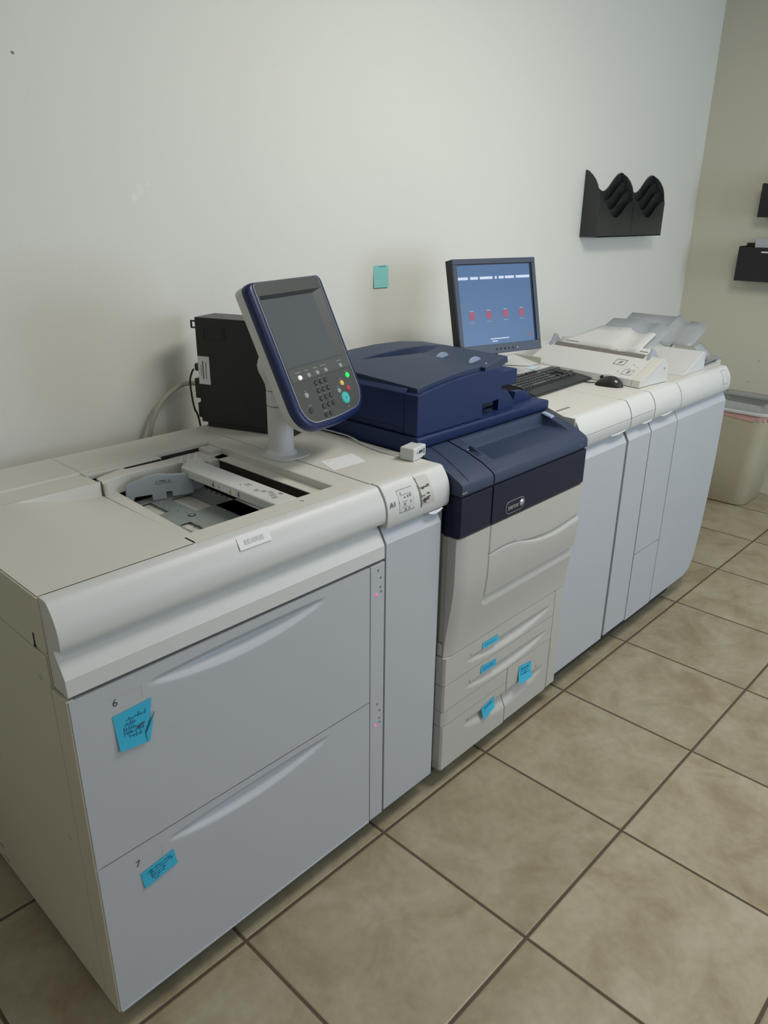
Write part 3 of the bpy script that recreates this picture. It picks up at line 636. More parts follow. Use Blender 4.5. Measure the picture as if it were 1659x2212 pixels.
for i, (a, wd) in enumerate(((0.0386, 0.026), (0.0748, 0.015), (0.112, 0.018), (0.1496, 0.028), (0.2196, 0.022))):
    button(a, 0.2292, 0.0075, 0.0058, 'keywhite' if i == 0 else 'keygrey', 0.0022, 0.0022)
    plabel(a-0.002, 0.2165, wd, d=0.0027)
button(0.2366, 0.2573, 0.0078, 0.0068, 'green'); plabel(0.236, 0.247, 0.016)
button(0.1995, 0.2718, 0.0085, 0.0072, 'yellow'); plabel(0.198, 0.261, 0.010)
button(0.2194, 0.2884, 0.0085, 0.0072, 'redb'); plabel(0.218, 0.2775, 0.007)
button(0.1756, 0.2875, 0.0078, 0.0066, 'keygrey'); plabel(0.175, 0.277, 0.010)
tb = button(0.1940, 0.3095, 0.0170, 0.0155, 'teal', nm='start_button'); plabel(0.193, 0.3325, 0.008)
pm = MB().add([L3(0.192, 0.3125, 0.0034), L3(0.192, 0.3065, 0.0034), L3(0.197, 0.3095, 0.0034)], [(0, 1, 2)]); build(pm, 'start_symbol', 'ink', tb)
button(0.0383, 0.2723, 0.0080, 0.0072, 'keygrey'); plabel(0.038, 0.262, 0.007)
button(0.0354, 0.3091, 0.0085, 0.0072, 'keydark'); plabel(0.035, 0.2975, 0.014)
for r_ in range(4):
    for c_ in range(3):
        a, b = 0.0935+0.0218*c_-0.0008*r_, 0.2519+0.0193*r_
        k = button(a, b, 0.0078, 0.0066, 'keydark', nm='keypad_key')
        km = MB(); pbox(km, a-0.0009, a+0.0009, b-0.0016, b+0.0016, 0.0030, 0.0034); build(km, 'key_digit', 'keygrey', k)
        if r_ < 3 and not (r_ == 0 and c_ == 0): plabel(a, b-0.0098, 0.006, 0.0013, d=0.0016)
for (a, b) in ((0.0875, 0.3304), (0.1083, 0.3309)): button(a, b, 0.0078, 0.0062, 'keydark', nm='keypad_key')
plabel(0.088, 0.3215, 0.014, 0.0013, d=0.0016)

# ------------------------------------------------------------ printer
PX0, PX1 = 1.0165, 1.640
R = thing('printer', 'large navy and light grey colour printer with four drawers in the middle of the row', 'printer', (1.33, 0.38, 0))
SEAMX = 1.1525
b = MB(); b.box(PX0+0.006, PX1-0.002, 0.022, 0.70, 0.03, 0.93)
build(b, 'body', 'doorp', R, bevel=0.002)
build(MB().box(PX0+0.010, PX1-0.006, 0.0075, 0.022, 0.032, 0.93), 'front_gap', 'gap', R)
def fy(z):      # bulge of the front cover
    if z < 0.41: return -0.0105
    return -0.0105-0.0255*smooth01((z-0.40)/0.26) if z < 0.66 else -0.036
def wave(x):
    t = (x-SEAMX)/(PX1-SEAMX)
    px = [0, .12, .25, .38, .5, .62, .75, .88, 1.0]; pz = [.6745, .6765, .6785, .6765, .6690, .6610, .6570, .6590, .6660]
    px = [0, .1, .2, .3, .42, .55, .7, .85, 1.0]; pz = [.6865, .6855, .6830, .6765, .6655, .6560, .6520, .6570, .6700]
    return float(np.interp(t, px, pz))
# grey front door (one sheet) with the opening and moulding around the side tray
xs = sorted(set(lin(PX0, 1.14, 6)+lin(1.14, 1.172, 17)+[1.1503, 1.1509]+lin(1.172, PX1-0.0015, 24)))
zs = sorted(set(lin(0.4105, 0.515, 12)+lin(0.515, 0.575, 41)+[0.5601, 0.5606]+lin(0.575, 0.7745, 16)))
def doorf(x, z):
    y = fy(z)
    if x > 1.1506 and z > 0.5603: return 0.002
    edge = 0.012
    if z <= 0.5603 and z > 0.522 and x > 1.143:
        t = (z-0.522)/(0.5603-0.522); xx = smooth01((x-1.1455-0.016*(1-t)**2)/edge)
        y += 0.015*(t**1.4)*xx
    if 1.1455 < x <= 1.1506 and z > 0.5603: y += 0.0015*(x-1.1455)/0.005
    if x < PX0+0.014: y += 0.010*(1-smooth01((x-PX0)/0.014))
    return y
o = build(heightfield(PX0, PX1-0.0015, 0.4105, 0.7745, doorf, 0.004, 0, 0, xs, zs), 'front_door', 'doorp', R, smooth=50); fix_normals(o)
# left edge strip of the door with its step
build(MB().box(PX0+0.002, PX0+0.02, 0.0045, 0.020, 0.452, 0.772).box(PX0-0.003, PX0+0.02, 0.0045, 0.020, 0.412, 0.4505), 'door_edge', 'doorp', R, bevel=0.001)
# side tray with the wave-shaped grip
def lens(x):
    t = (x-1.30)/(1.64-1.30)
    return 0.0035 if t < 0 else 0.0035+0.022*math.sin(min(1, t*1.35)*math.pi/2)
WXP = [1.1455, 1.1918, 1.2431, 1.2834, 1.3255, 1.3757, 1.4424, 1.5103, 1.5645, 1.6242, 1.64]; WZP = [.6880, .6930, .6935, .6890, .6815, .6735, .6670, .6670, .6715, .6775, .6790]
def wz(x):      # smooth the sampled line
    return sum(float(np.interp(x+d, WXP, WZP)) for d in (-0.02, -0.01, 0, 0.01, 0.02))/5
rows = [('a', t) for t in lin(0, 1, 14)]+[('b', t) for t in lin(0.06, 1, 14)]+[('c', t) for t in lin(0.0, 1, 12)]
def trayf(x, r):
    k, t = r; w0 = wz(x); l = lens(x); d = 0.0022 if x < 1.28 else 0.0022+0.0115*smooth01((x-1.28)/0.12)
    if k == 'a': z = 0.5610+(w0-l-0.5610)*t; y = fy(z)
    elif k == 'b': z = w0-l+(l-0.0008)*t; y = fy(z)+d*(t**1.3)
    else: z = w0+0.0004+(0.7740-w0-0.0004)*t; y = fy(z)+(0.0006 if t == 0 else 0)
    if x < 1.1575: y += 0.0035*(1-smooth01((x-1.1525)/0.005))
    return (x, y, z)
xs = sorted(set([1.1525, 1.1535, 1.1545, 1.156, 1.1575]+lin(1.16, PX1-0.0015, 60)))
mb = MB(); mb.grid(xs, rows, trayf)
na = len(xs)
mb.box(1.1526, PX1-0.002, -0.018, 0.0, 0.5612, 0.7738)
z0pts = [trayf(x, ('a', 0)) for x in xs]; mb.add(z0pts+[(p[0], 0.0, p[2]) for p in z0pts], [(i, na+i, na+i+1, i+1) for i in range(na-1)])
z1pts = [trayf(x, ('c', 1)) for x in xs]; mb.add(z1pts+[(p[0], 0.0, p[2]) for p in z1pts], [(i+1, na+i+1, na+i, i) for i in range(na-1)])
for x_, fl__ in ((xs[0], 0), (xs[-1], 1)):
    cp = [trayf(x_, r) for r in rows]; m_ = len(cp)
    mb.add(cp+[(p[0], 0.0, p[2]) for p in cp], [((i, i+1, m_+i+1, m_+i) if not fl__ else (m_+i, m_+i+1, i+1, i)) for i in range(m_-1)])
build(mb, 'side_tray_cover', 'doorp', R, smooth=50)
# paper drawers
def bev(x, xa): return 0.006*(1-smooth01((x-xa)/0.006)) if x < xa+0.006 else 0
def pdrawer(name, x0, x1, z0, z1, fn, num=None, nx_=0, nz_=0):
    xs = sorted(set([x0, x0+0.002, x0+0.004, x0+0.006]+lin(x0+0.008, x1, 70))); zs = lin(z0, z1, 36)
    o = build(heightfield(x0, x1, z0, z1, lambda x, z: -0.0105+fn(x, z)+(bev(x, x0) if x0 < 1.02 else 0), 0.021, 0, 0, xs, zs), name, 'doorp', R, smooth=45); fix_normals(o)
    if num: text('drawer_number', num, 0.012, frontm(nx_, -0.0108, nz_), 'ink', o)
    return o
DX0 = 1.0125
pdrawer('drawer', DX0, 1.5855, 0.3185, 0.4085, drawer_fn(1.115, 1.560, 0.362, 0.013, 0.040, 0.004), '1', 1.1323, 0.3706)
pdrawer('drawer', DX0, 1.5855, 0.2315, 0.3165, drawer_fn(1.115, 1.552, 0.272, 0.013, 0.038, 0.004), '2', 1.1337, 0.2800)
def f3(x, z):
    return drawer_fn(1.115, 1.553, 0.140, 0.016, 0.060, 0.0)(x, z)
pdrawer('drawer', DX0, 1.3330, 0.0260, 0.1780, f3, '3', 1.1364, 0.1420)
build(heightfield(DX0, 1.3330, 0.1800, 0.2295, lambda x, z: -0.0105+bev(x, DX0), 0.021, 24, 4), 'drawer_divider', 'doorp', R, bevel=0.0008)
pdrawer('drawer', 1.3365, 1.5780, 0.0300, 0.2295, f3, '4', 1.5066, 0.1560)
build(MB().box(DX0+0.004, PX1-0.002, 0.0075, 0.021, 0.034, 0.407), 'drawer_gap', 'gap', R)
build(MB().box(1.5885, PX1-0.0015, -0.0105, 0.021, 0.034, 0.4085).box(1.5805, 1.5870, -0.0095, 0.02, 0.032, 0.2290), 'side_strip', 'doorp', R, bevel=0.001)
# navy fascia, left unit and right unit
LB = MB(); LB.prism([(-0.0365, 0.782), (-0.0365, 0.889), (0.10, 0.889), (0.10, 0.778), (-0.028, 0.778)], 'x', PX0, 1.1505)
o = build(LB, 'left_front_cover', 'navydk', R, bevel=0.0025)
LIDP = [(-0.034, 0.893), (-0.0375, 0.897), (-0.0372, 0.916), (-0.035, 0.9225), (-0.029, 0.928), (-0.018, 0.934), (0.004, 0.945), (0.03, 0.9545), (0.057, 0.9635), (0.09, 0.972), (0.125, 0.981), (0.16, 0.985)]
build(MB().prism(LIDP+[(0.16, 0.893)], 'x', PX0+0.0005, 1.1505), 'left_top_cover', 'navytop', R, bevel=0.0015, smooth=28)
build(MB().tube([(1.075, 0.12, 0.9803), (1.070, 0.08, 0.9701), (1.060, 0.04, 0.9586), (1.052, 0.0, 0.9436), (1.050, -0.028, 0.929)], 0.0008, 6), 'cover_seam', 'navydk', R)
build(MB().box(PX0+0.0005, PX0+0.020, -0.0378, -0.036, 0.9015, 0.9045), 'scratch_mark', 'chrome', R)
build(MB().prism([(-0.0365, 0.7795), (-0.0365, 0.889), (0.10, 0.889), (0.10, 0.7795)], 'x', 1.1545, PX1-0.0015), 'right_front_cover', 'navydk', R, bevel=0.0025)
build(MB().box(PX0+0.004, PX1-0.004, -0.030, 0.02, 0.776, 0.915), 'cover_gap', 'gap', R)
def lidz(y): return float(np.interp(y, [p[0] for p in LIDP[3:]], [p[1] for p in LIDP[3:]]))
def pan(x, y):
    d = 0.0
    if 1.195 < x < 1.605 and 0.0 < y < 0.112:
        e = min(smooth01((x-1.195)/0.010), smooth01((1.605-x)/0.010), smooth01((0.112-y)/0.012))
        d = max(0, lidz(y)-0.9435)*e if y > 0.0 else 0
        d = max(0, lidz(y)-(0.9440+0.0*y))*e
    if 1.160 < x < 1.190 and 0.030 < y < 0.080:
        e = min(smooth01((x-1.160)/0.005), smooth01((1.190-x)/0.005), smooth01((0.080-y)/0.006)); t = (y-0.030)/0.05
        d = max(d, 0.014*t*e)
    return d
mb = MB(); xs = sorted(set(lin(1.1545, PX1-0.0015, 12)+lin(1.157, 1.21, 36)+lin(1.59, 1.612, 14)+lin(1.22, 1.59, 8)))
ysx = sorted(set(lin(-0.029, 0.0, 6)+lin(0.0, 0.118, 60)+[0.13, 0.145, 0.16]))
mb.grid(xs, ysx, lambda x, y: (x, y, lidz(y)-pan(x, y)))
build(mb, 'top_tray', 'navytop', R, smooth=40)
build(MB().prism([(-0.034, 0.893), (-0.0375, 0.897), (-0.0372, 0.916), (-0.035, 0.9225), (-0.029, 0.9278), (-0.018, 0.9335), (0.002, 0.943), (0.16, 0.943), (0.16, 0.893)], 'x', 1.1545, PX1-0.0015), 'top_cover_lip', 'navytop', R, bevel=0.0012, smooth=28)
build(MB().prism([(-0.0290, 0.9275), (-0.018, 0.933), (0.004, 0.9440), (0.03, 0.9535), (0.057, 0.9625), (0.09, 0.971), (0.125, 0.98), (0.16, 0.984), (0.16, 0.94), (-0.02, 0.925)], 'x', PX1-0.003, PX1-0.0015), 'top_cover_end', 'navytop', R)
sw = MB().hexa([(1.600, 0.076, 0.969), (1.624, 0.076, 0.969), (1.624, 0.112, 0.978), (1.600, 0.112, 0.978), (1.602, 0.078, 0.975), (1.622, 0.078, 0.975), (1.622, 0.110, 0.983), (1.602, 0.110, 0.983)])
build(sw, 'switch_cover', 'glassblue', R, bevel=0.001)
build(MB().box(1.1615, 1.1645, 0.062, 0.064, 0.9655, 0.9662).box(1.1665, 1.1695, 0.062, 0.064, 0.9655, 0.9662), 'release_mark', 'paper', R)
# badge
bg = MB()
def rr(cx, cz, w_, h_, n=8):
    r = h_/2; pts = []
    for (sx_, a0) in ((1, -90), (-1, 90)):
        for i in range(n+1):
            a = math.radians(a0+180*i/n); pts.append((cx+sx_*(w_/2-r)+r*math.cos(a), cz+r*math.sin(a)))
    return pts
BX, BZ = 1.2640, 0.7935+0.0
bx0, bz0 = 1.262, 0.7945
o = build(MB().prism(rr(bx0, bz0+0.012, 0.092, 0.037), 'y', -0.0378, -0.0366), 'badge', 'chrome', R)
build(MB().prism(rr(bx0, bz0+0.012, 0.0885, 0.0335), 'y', -0.0381, -0.0378), 'badge_field', 'navydk', o)
text('badge_lettering', 'xerox', 0.021, frontm(bx0-0.011, -0.0384, bz0+0.0125), 'chrome', o, bold=True)
gl = MB(); gl.cyl((bx0+0.031, -0.0381, bz0+0.013), (0, -1, 0), 0.0105, 0.003, 28, 0.007)
gb_ = build(gl, 'badge_globe', 'chrome', o, smooth=60)
build(MB().hexa([(bx0+0.024, -0.0416, bz0+0.008), (bx0+0.0265, -0.0416, bz0+0.006), (bx0+0.0385, -0.0416, bz0+0.018), (bx0+0.036, -0.0416, bz0+0.020), (bx0+0.024, -0.0411, bz0+0.008), (bx0+0.0265, -0.0411, bz0+0.006), (bx0+0.0385, -0.0411, bz0+0.018), (bx0+0.036, -0.0411, bz0+0.020)]), 'globe_ribbon', 'keygrey', gb_)
text('cover_mark', '--- -', 0.010, frontm(1.603, -0.0376, 0.9085), 'glassblue', R)
# scanner deck and document feeder
SD = build(MB().prism([(0.119, 0.984), (0.1165, 0.989), (0.1165, 1.0085), (0.121, 1.0125), (0.60, 1.0125), (0.60, 0.965), (0.16, 0.965), (0.13, 0.9835)], 'x', 1.020, 1.648), 'scanner_deck', 'navy', R, bevel=0.0015)
build(MB().box(1.028, 1.640, 0.128, 0.58, 0.955, 0.9845), 'scanner_gap', 'gap', R)
# feeder body: side profile in x-z (front), depth along y
FT = [(1.030, 1.1215), (1.06, 1.1265), (1.10, 1.1325), (1.1387, 1.1370), (1.20, 1.1425), (1.2587, 1.1460), (1.32, 1.1462), (1.372, 1.1440), (1.388, 1.1370), (1.3975, 1.120), (1.4040, 1.054)]
prof = [(1.030, 1.0130)]+FT+[(1.3120, 1.0525), (1.3144, 1.0130)]
DF = build(MB().prism(prof, 'y', 0.129, 0.176), 'feeder_front_section', 'navy', R, bevel=0.0022, smooth=30)
profl = [(1.030, 1.0135)]+[(x, z+0.001) for (x, z) in FT[:8]]+[(1.372, 1.055), (1.3120, 1.0525), (1.3144, 1.0130)]
build(MB().prism([(1.0305, 1.0135), (1.0305, 1.1205), (1.044, 1.132), (1.10, 1.138), (1.30, 1.150), (1.30, 1.0135)], 'y', 0.1775, 0.57), 'feeder_body', 'navy', R, bevel=0.0022)
build(MB().box(1.0297, 1.0306, 0.1776, 0.57, 1.0275, 1.0290), 'body_seam', 'navydk', R)
# top lid, sloping edge at the left
def lidtop(x, y): return float(np.interp(x, [1.03, 1.10, 1.2, 1.26, 1.32], [1.1285, 1.1395, 1.1500, 1.1535, 1.1530]))+0.004+(y-0.145)*0.045
lid = MB(); lx = lin(1.047, 1.318, 16); ly = lin(0.146, 1.0, 2)
def lp(x, t): y = 0.146+t*((0.470-0.10*smooth01((x-1.047)/0.25))-0.146); return (x, y, lidtop(x, y))
tt = lin(0, 1, 10); lid.grid(lx, tt, lp)
nlx = len(lx)
for pts_ in ([lp(x, 0) for x in lx], [lp(x, 1) for x in lx][::-1], [lp(1.318, t) for t in tt], [lp(1.047, t) for t in tt][::-1]):
    m_ = len(pts_); lid.add(pts_+[(p[0], p[1], p[2]-0.020) for p in pts_], [(i, m_+i, m_+i+1, i+1) for i in range(m_-1)])
o = build(lid, 'feeder_lid', 'navytop', R, smooth=40); fix_normals(o); k_ = o.modifiers.new('b', 'BEVEL'); k_.width = 0.0015; k_.segments = 2; k_.limit_method = 'ANGLE'; k_.angle_limit = math.radians(40)
# back ridge, arched
AR = [(1.045, 1.125), (1.13, 1.150), (1.233, 1.1600), (1.344, 1.1640), (1.46, 1.1610), (1.5736, 1.1480), (1.664, 1.128), (1.664, 1.105), (1.58, 1.085), (1.045, 1.013)]
build(MB().prism(AR, 'y', 0.470, 0.585), 'feeder_back_ridge', 'navytop', R, bevel=0.003, smooth=30)
build(MB().box(1.28, 1.50, 0.145, 0.47, 1.085, 1.128), 'tray_well', 'navy', R, bevel=0.002)
# sloping document tray
tr = MB()
tr.hexa([(1.318, 0.131, 1.130), (1.442, 0.140, 1.155), (1.455, 0.395, 1.155), (1.335, 0.385, 1.130), (1.318, 0.131, 1.1560), (1.4355, 0.140, 1.1735), (1.447, 0.390, 1.1745), (1.335, 0.385, 1.1590)])
build(tr, 'document_tray', 'navytop', R, bevel=0.0015)
for (x, y) in ((1.3180, 0.300), (1.330, 0.190)):
    pr_ = [(x+0.0+0.030*math.cos(a)*1.0, 0) for a in (0,)]
    g_ = MB(); rg = [(y+0.030*math.cos(a), 1.158+0.016*math.sin(a)) for a in [math.pi*i/12 for i in range(13)]]
    rg = [(x+0.020+0.028*math.cos(math.pi*i/12), 1.158+0.0165*math.sin(math.pi*i/12)) for i in range(13)]
    g_.prism(rg, 'y', y, y+0.006)
    build(g_, 'paper_guide', 'glassblue', R, bevel=0.001)
build(MB().box(1.345, 1.352, 0.150, 0.154, 1.1608, 1.1615), 'tray_mark', 'paper', R)
build(MB().box(1.070, 1.105, 0.455, 0.458, 1.1500, 1.1545), 'lid_slot', 'navydk', R)
# exit tray walls on the deck
build(MB().prism([(1.42, 1.0125), (1.42, 1.075), (1.46, 1.070), (1.50, 1.030), (1.50, 1.0125)], 'y', 0.150, 0.170), 'exit_tray_wing', 'navy', R, bevel=0.001)
build(MB().box(1.33, 1.60, 0.19, 0.55, 1.0125, 1.0165), 'exit_tray', 'navy', R, bevel=0.001)
build(MB().prism([(1.535, 1.0125), (1.545, 1.045), (1.600, 1.040), (1.640, 1.0160), (1.640, 1.0125)], 'y', 0.175, 0.20), 'exit_tray_stop', 'navy', R, bevel=0.001)
feet(R, (1.10, 1.55), (0.12, 0.62), 0.032)
shade_block(R, PX0+0.01, PX1-0.002, 0.0295)
# ------------------------------------------------------------ white cabinets to the right of the printer
def cab(name, label, cat, x0, x1, doors, zb, topmat='cream', fx0=None, bodyback=0.70, lip=True, split=None, trap=None):
    T = thing(name, label, cat, ((x0+x1)/2, 0.36, 0))
    fx0 = x0 if fx0 is None else fx0
    build(MB().box(x0, x1, 0.05, bodyback, zb+0.01, 0.955), 'body', 'white', T, bevel=0.002)
    build(MB().box(x0, x1, 0.0562, bodyback, 0.955, 0.968), 'top_cover', 'cream', T, bevel=0.0015)
    if not lip:
        build(MB().prism([(0.0535, 0.9686), (0.031, 0.9688), (0.024, 0.9655), (0.015, 0.9536), (0.0075, 0.942), (0.002, 0.929), (-0.001, 0.9155), (-0.002, 0.900), (-0.001, 0.881), (0.004, 0.871), (0.0535, 0.871)], 'x', x0+0.001, x1-0.0018), 'front_fascia', 'white', T, bevel=0.0012, smooth=28)
    else:
        build(MB().prism([(0.0535, 0.9686), (0.031, 0.9688), (0.024, 0.9655), (0.015, 0.9536), (0.0075, 0.942), (0.002, 0.929), (-0.001, 0.9155), (-0.0015, 0.910), (0.0535, 0.910)], 'x', x0+0.001, x1-0.0018), 'front_fascia', 'white', T, bevel=0.0012, smooth=28)
        build(MB().box(x0+0.002, x1-0.002, 0.002, 0.05, 0.9, 0.912), 'fascia_gap', 'gap', T)
        build(MB().prism([(-0.002, 0.9085), (-0.001, 0.881), (0.004, 0.871), (0.0535, 0.871), (0.0535, 0.9085)], 'x', x0+0.001, x1-0.0018), 'lower_fascia', 'white', T, bevel=0.0012, smooth=28)
    for (a, b_, z0_, z1_) in doors:
        pr = [(0.0265, z1_), (0.0262, 0.871), (0.0155, 0.854), (0.0045, 0.834), (0.001, 0.828), (0.0, z0_+0.002), (0.0, z0_), (0.045, z0_), (0.045, z1_)] if z1_ > 0.86 else [(0.0, z0_), (0.045, z0_), (0.045, z1_), (0.0, z1_)]
        d = build(MB().prism(pr, 'x', a, b_), 'door', 'door', T, bevel=0.0012, smooth=28)
    build(MB().box(x0+0.001, x1-0.001, 0.0455, 0.05, zb+0.012, 0.95), 'door_gap', 'gap', T)
    shade_block(T, x0, x1, zb+0.0095)
    feet(T, ((x0*3+x1)/4, (x0+3*x1)/4), (0.14, 0.60), zb+0.012)
    return T
def grip(T, x0, x1):   # pale finger grip under the fascia
    n = 14; mb = MB(); vs = []
    for i in range(n+1):
        t = i/n; x = x0+(x1-x0)*t; h = 0.0055*math.sin(math.pi*min(1, t*1.0))**0.7
        vs += [(x, -0.0016, 0.8768+0.0015), (x, -0.0030, 0.8768-h), (x, 0.012, 0.8768-h)]
    mb.add(vs, [f for i in range(n) for f in ((3*i, 3*i+1, 3*i+4, 3*i+3), (3*i+1, 3*i+2, 3*i+5, 3*i+4))])
    return build(mb, 'finger_grip', 'white', T, smooth=50)
K1 = cab('connecting_cabinet', 'white cabinet directly right of the navy printer, its top bearing the keyboard', 'cabinet', 1.655, 1.998, [(1.657, 1.990, 0.048, 0.876)], 0.05)
grip(K1, 1.86, 1.965)
build(MB().prism([(0.02, 0.969), (0.06, 0.969), (0.16, 1.0), (0.16, 0.95), (0.02, 0.93)], 'x', 1.6505, 1.6545), 'end_plate', 'white', K1)
sl_ = MB().box(1.672, 1.775, 0.108, 0.118, 0.9678, 0.9684); build(sl_, 'top_slot', 'seam', K1)
build(MB().cyl((1.672, 0.075, 0.968), (0, 0, 1), 0.0035, 0.0006, 12).cyl((1.690, 0.078, 0.968), (0, 0, 1), 0.0035, 0.0006, 12), 'top_mark', 'inner', K1)
K2 = cab('relay_cabinet', 'narrowest white cabinet right of the printer, between the keyboard cabinet and the two-door cabinet', 'cabinet', 2.0015, 2.1815, [(2.008, 2.1795, 0.053, 0.876)], 0.055)
grip(K2, 2.085, 2.165)
K3 = cab('folding_cabinet', 'narrow white cabinet with a small second door at its foot, left of the end cabinet', 'cabinet', 2.185, 2.4065, [(2.187, 2.4045, 0.335, 0.876), (2.187, 2.4045, 0.046, 0.3315)], 0.048, lip=False)
grip(K3, 2.235, 2.33)
K4 = thing('finisher_cabinet', 'wide white end cabinet of the row beside the waste bin, with smoky clear output trays', 'finisher', (2.64, 0.36, 0))
x0, x1 = 2.410, 2.885
build(MB().box(x0, x1-0.02, 0.05, 0.70, 0.06, 0.955), 'body', 'white', K4, bevel=0.002)
build(MB().box(x0, x1+0.03, 0.0562, 0.70, 0.955, 0.968), 'top_cover', 'cream', K4, bevel=0.0015)
fs = MB()
FP = [(0.0535, 0.9686), (0.031, 0.9688), (0.024, 0.9655), (0.015, 0.9536), (0.0075, 0.942), (0.002, 0.929), (-0.001, 0.9155), (-0.002, 0.900), (-0.001, 0.881), (0.004, 0.871), (0.0535, 0.871)]
fs.prism(FP, 'x', x0+0.001, x1+0.012)
build(fs, 'front_fascia', 'white', K4, bevel=0.0015, smooth=28)
# door with the receding lower right corner
import bisect
dr = MB(); prz = [(0.0265, 0.878), (0.0262, 0.871), (0.0155, 0.854), (0.0045, 0.834), (0.001, 0.828), (0.0, 0.70), (0.0, 0.55), (0.0, 0.40), (0.0, 0.25), (0.0, 0.14), (0.0, 0.10), (0.0, 0.065), (0.0, 0.050)]
xr = lambda z: float(np.interp(z, [0.05, 0.06, 0.085, 0.12, 0.16, 0.25, 0.45, 0.55, 0.7, 0.828, 0.88], [2.74, 2.79, 2.812, 2.828, 2.842, 2.858, 2.885, 2.888, 2.890, 2.890, 2.890]))
fr_ = [(2.4085, y, z) for (y, z) in prz]; rt_ = [(xr(z), y, z) for (y, z) in prz]
bk_l = [(2.4085, 0.045, z) for (y, z) in prz]; bk_r = [(xr(z), 0.045, z) for (y, z) in prz]
n_ = len(prz); vs = fr_+rt_+bk_l+bk_r
fcs = [(i, i+1, n_+i+1, n_+i) for i in range(n_-1)]+[(n_+i, n_+i+1, 3*n_+i+1, 3*n_+i) for i in range(n_-1)]+[(2*n_+i, 2*n_+i+1, i+1, i) for i in range(n_-1)]
fcs += [(0, n_, 3*n_, 2*n_), (n_-1, 3*n_-1, 4*n_-1, 2*n_-1), tuple(range(3*n_, 4*n_))+tuple(range(2*n_, 3*n_))[::-1]]
dr.add(vs, fcs)
o = build(dr, 'door', 'door', K4, smooth=28)
build(MB().box(2.4095, 2.86, 0.0455, 0.05, 0.08, 0.95), 'door_gap', 'gap', K4)
build(MB().prism([(2.838, 0.16), (2.882, 0.45), (2.892, 0.70), (2.890, 0.955), (2.86, 0.955), (2.86, 0.30), (2.80, 0.10), (2.82, 0.10)], 'y', 0.046, 0.68), 'end_panel', 'white', K4, bevel=0.002)
pl2 = MB(); 
o = build(MB().grid([2.815, 2.862], lin(0.905, 0.957, 6), lambda x, z: fpt(x, z, 0.0012)), 'label_plate', 'white', K4, smooth=60)
lm = MB()
for (a_, b_, c_, d_) in ((2.815, 2.862, 0.9045, 0.9055), (2.8615, 2.8628, 0.905, 0.957), (2.815, 2.862, 0.957, 0.958)):
    g_ = MB().grid([a_, b_], lin(c_, d_, 3) if d_-c_ < 0.01 else lin(c_, d_, 6), lambda x, z: fpt(x, z, 0.0016)); lm.add(g_.v, g_.f)
build(lm, 'plate_outline', 'seam', o)
text('plate_text', 'B', 0.014, frontm(2.838, -0.0012, 0.943, math.radians(-15)), 'inkfaint', o)
# wedge-shaped cover on top
build(MB().prism([(2.545, 0.968), (2.722, 1.0405), (2.744, 1.040), (2.750, 0.968)], 'y', 0.062, 0.40), 'wedge_cover', 'white', K4, bevel=0.003, smooth=30)
build(MB().box(2.75, 2.93, 0.062, 0.66, 0.968, 0.971).prism([(2.93, 0.971), (2.965, 0.976), (2.965, 0.972), (2.93, 0.960)], 'y', 0.075, 0.66), 'exit_ledge', 'white', K4, bevel=0.0008)
# smoky trays rising to the right behind the wedge
def sheet(pts, name, m, T, th=0.003):
    return build(MB().add(pts, [tuple(range(len(pts)))]), name, m, T, solid=th, smooth=0)
def trough(x0, z0, x1, z1, ys_, dz, name, m, T, th=0.003):
    mb = MB(); k = len(ys_)
    mb.grid(list(range(k)), [0, 1], lambda i, t: ((x0 if t == 0 else x1), ys_[i], (z0 if t == 0 else z1)+dz[i]))
    return build(mb, name, m, T, solid=th, smooth=50)
YS = [0.128, 0.17, 0.215, 0.2155, 0.228, 0.242, 0.256, 0.270, 0.282, 0.290, 0.34, 0.42, 0.50]
DZ = [0, 0, 0, -0.013, -0.013, -0.009, -0.003, 0.004, 0.008, 0.002, 0, 0, 0]
XE = [2.895, 2.93, 2.935, 2.94, 2.945, 2.945, 2.95, 2.955, 2.955, 2.955, 2.955, 2.955, 2.955]
mb = MB(); mb.grid(list(range(13)), lin(0, 1, 5), lambda i, t: (2.752+(XE[i]-2.752)*t, YS[i], 1.050+(XE[i]-2.752)*t*0.43+DZ[i]))
build(mb, 'smoky_tray', 'smoke', K4, solid=0.003, smooth=50)
mb = MB(); mb.grid(lin(2.755, 2.83, 4), lin(0.07, 0.125, 6), lambda x, y: (x, y, 1.012+(y-0.07)*0.75+(x-2.755)*0.1))
build(mb, 'tray_curl', 'smoke', K4, solid=0.0025, smooth=50)
build(MB().hexa([(2.78, 0.075, 0.985), (3.0, 0.085, 0.985), (3.0, 0.45, 0.985), (2.78, 0.45, 0.985), (2.78, 0.075, 0.988), (3.0, 0.085, 0.988), (3.0, 0.45, 0.988), (2.78, 0.45, 0.988)]), 'lower_smoky_tray', 'smoke', K4)
build(MB().prism([(2.93, 0.972), (2.975, 1.002), (2.990, 1.003), (2.968, 0.972)], 'y', 0.085, 0.089), 'tray_stop', 'smoke', K4)
feet(K4, (2.50, 2.66), (0.14, 0.60), 0.06)
shade_block(K4, 2.412, 2.70, 0.0595)

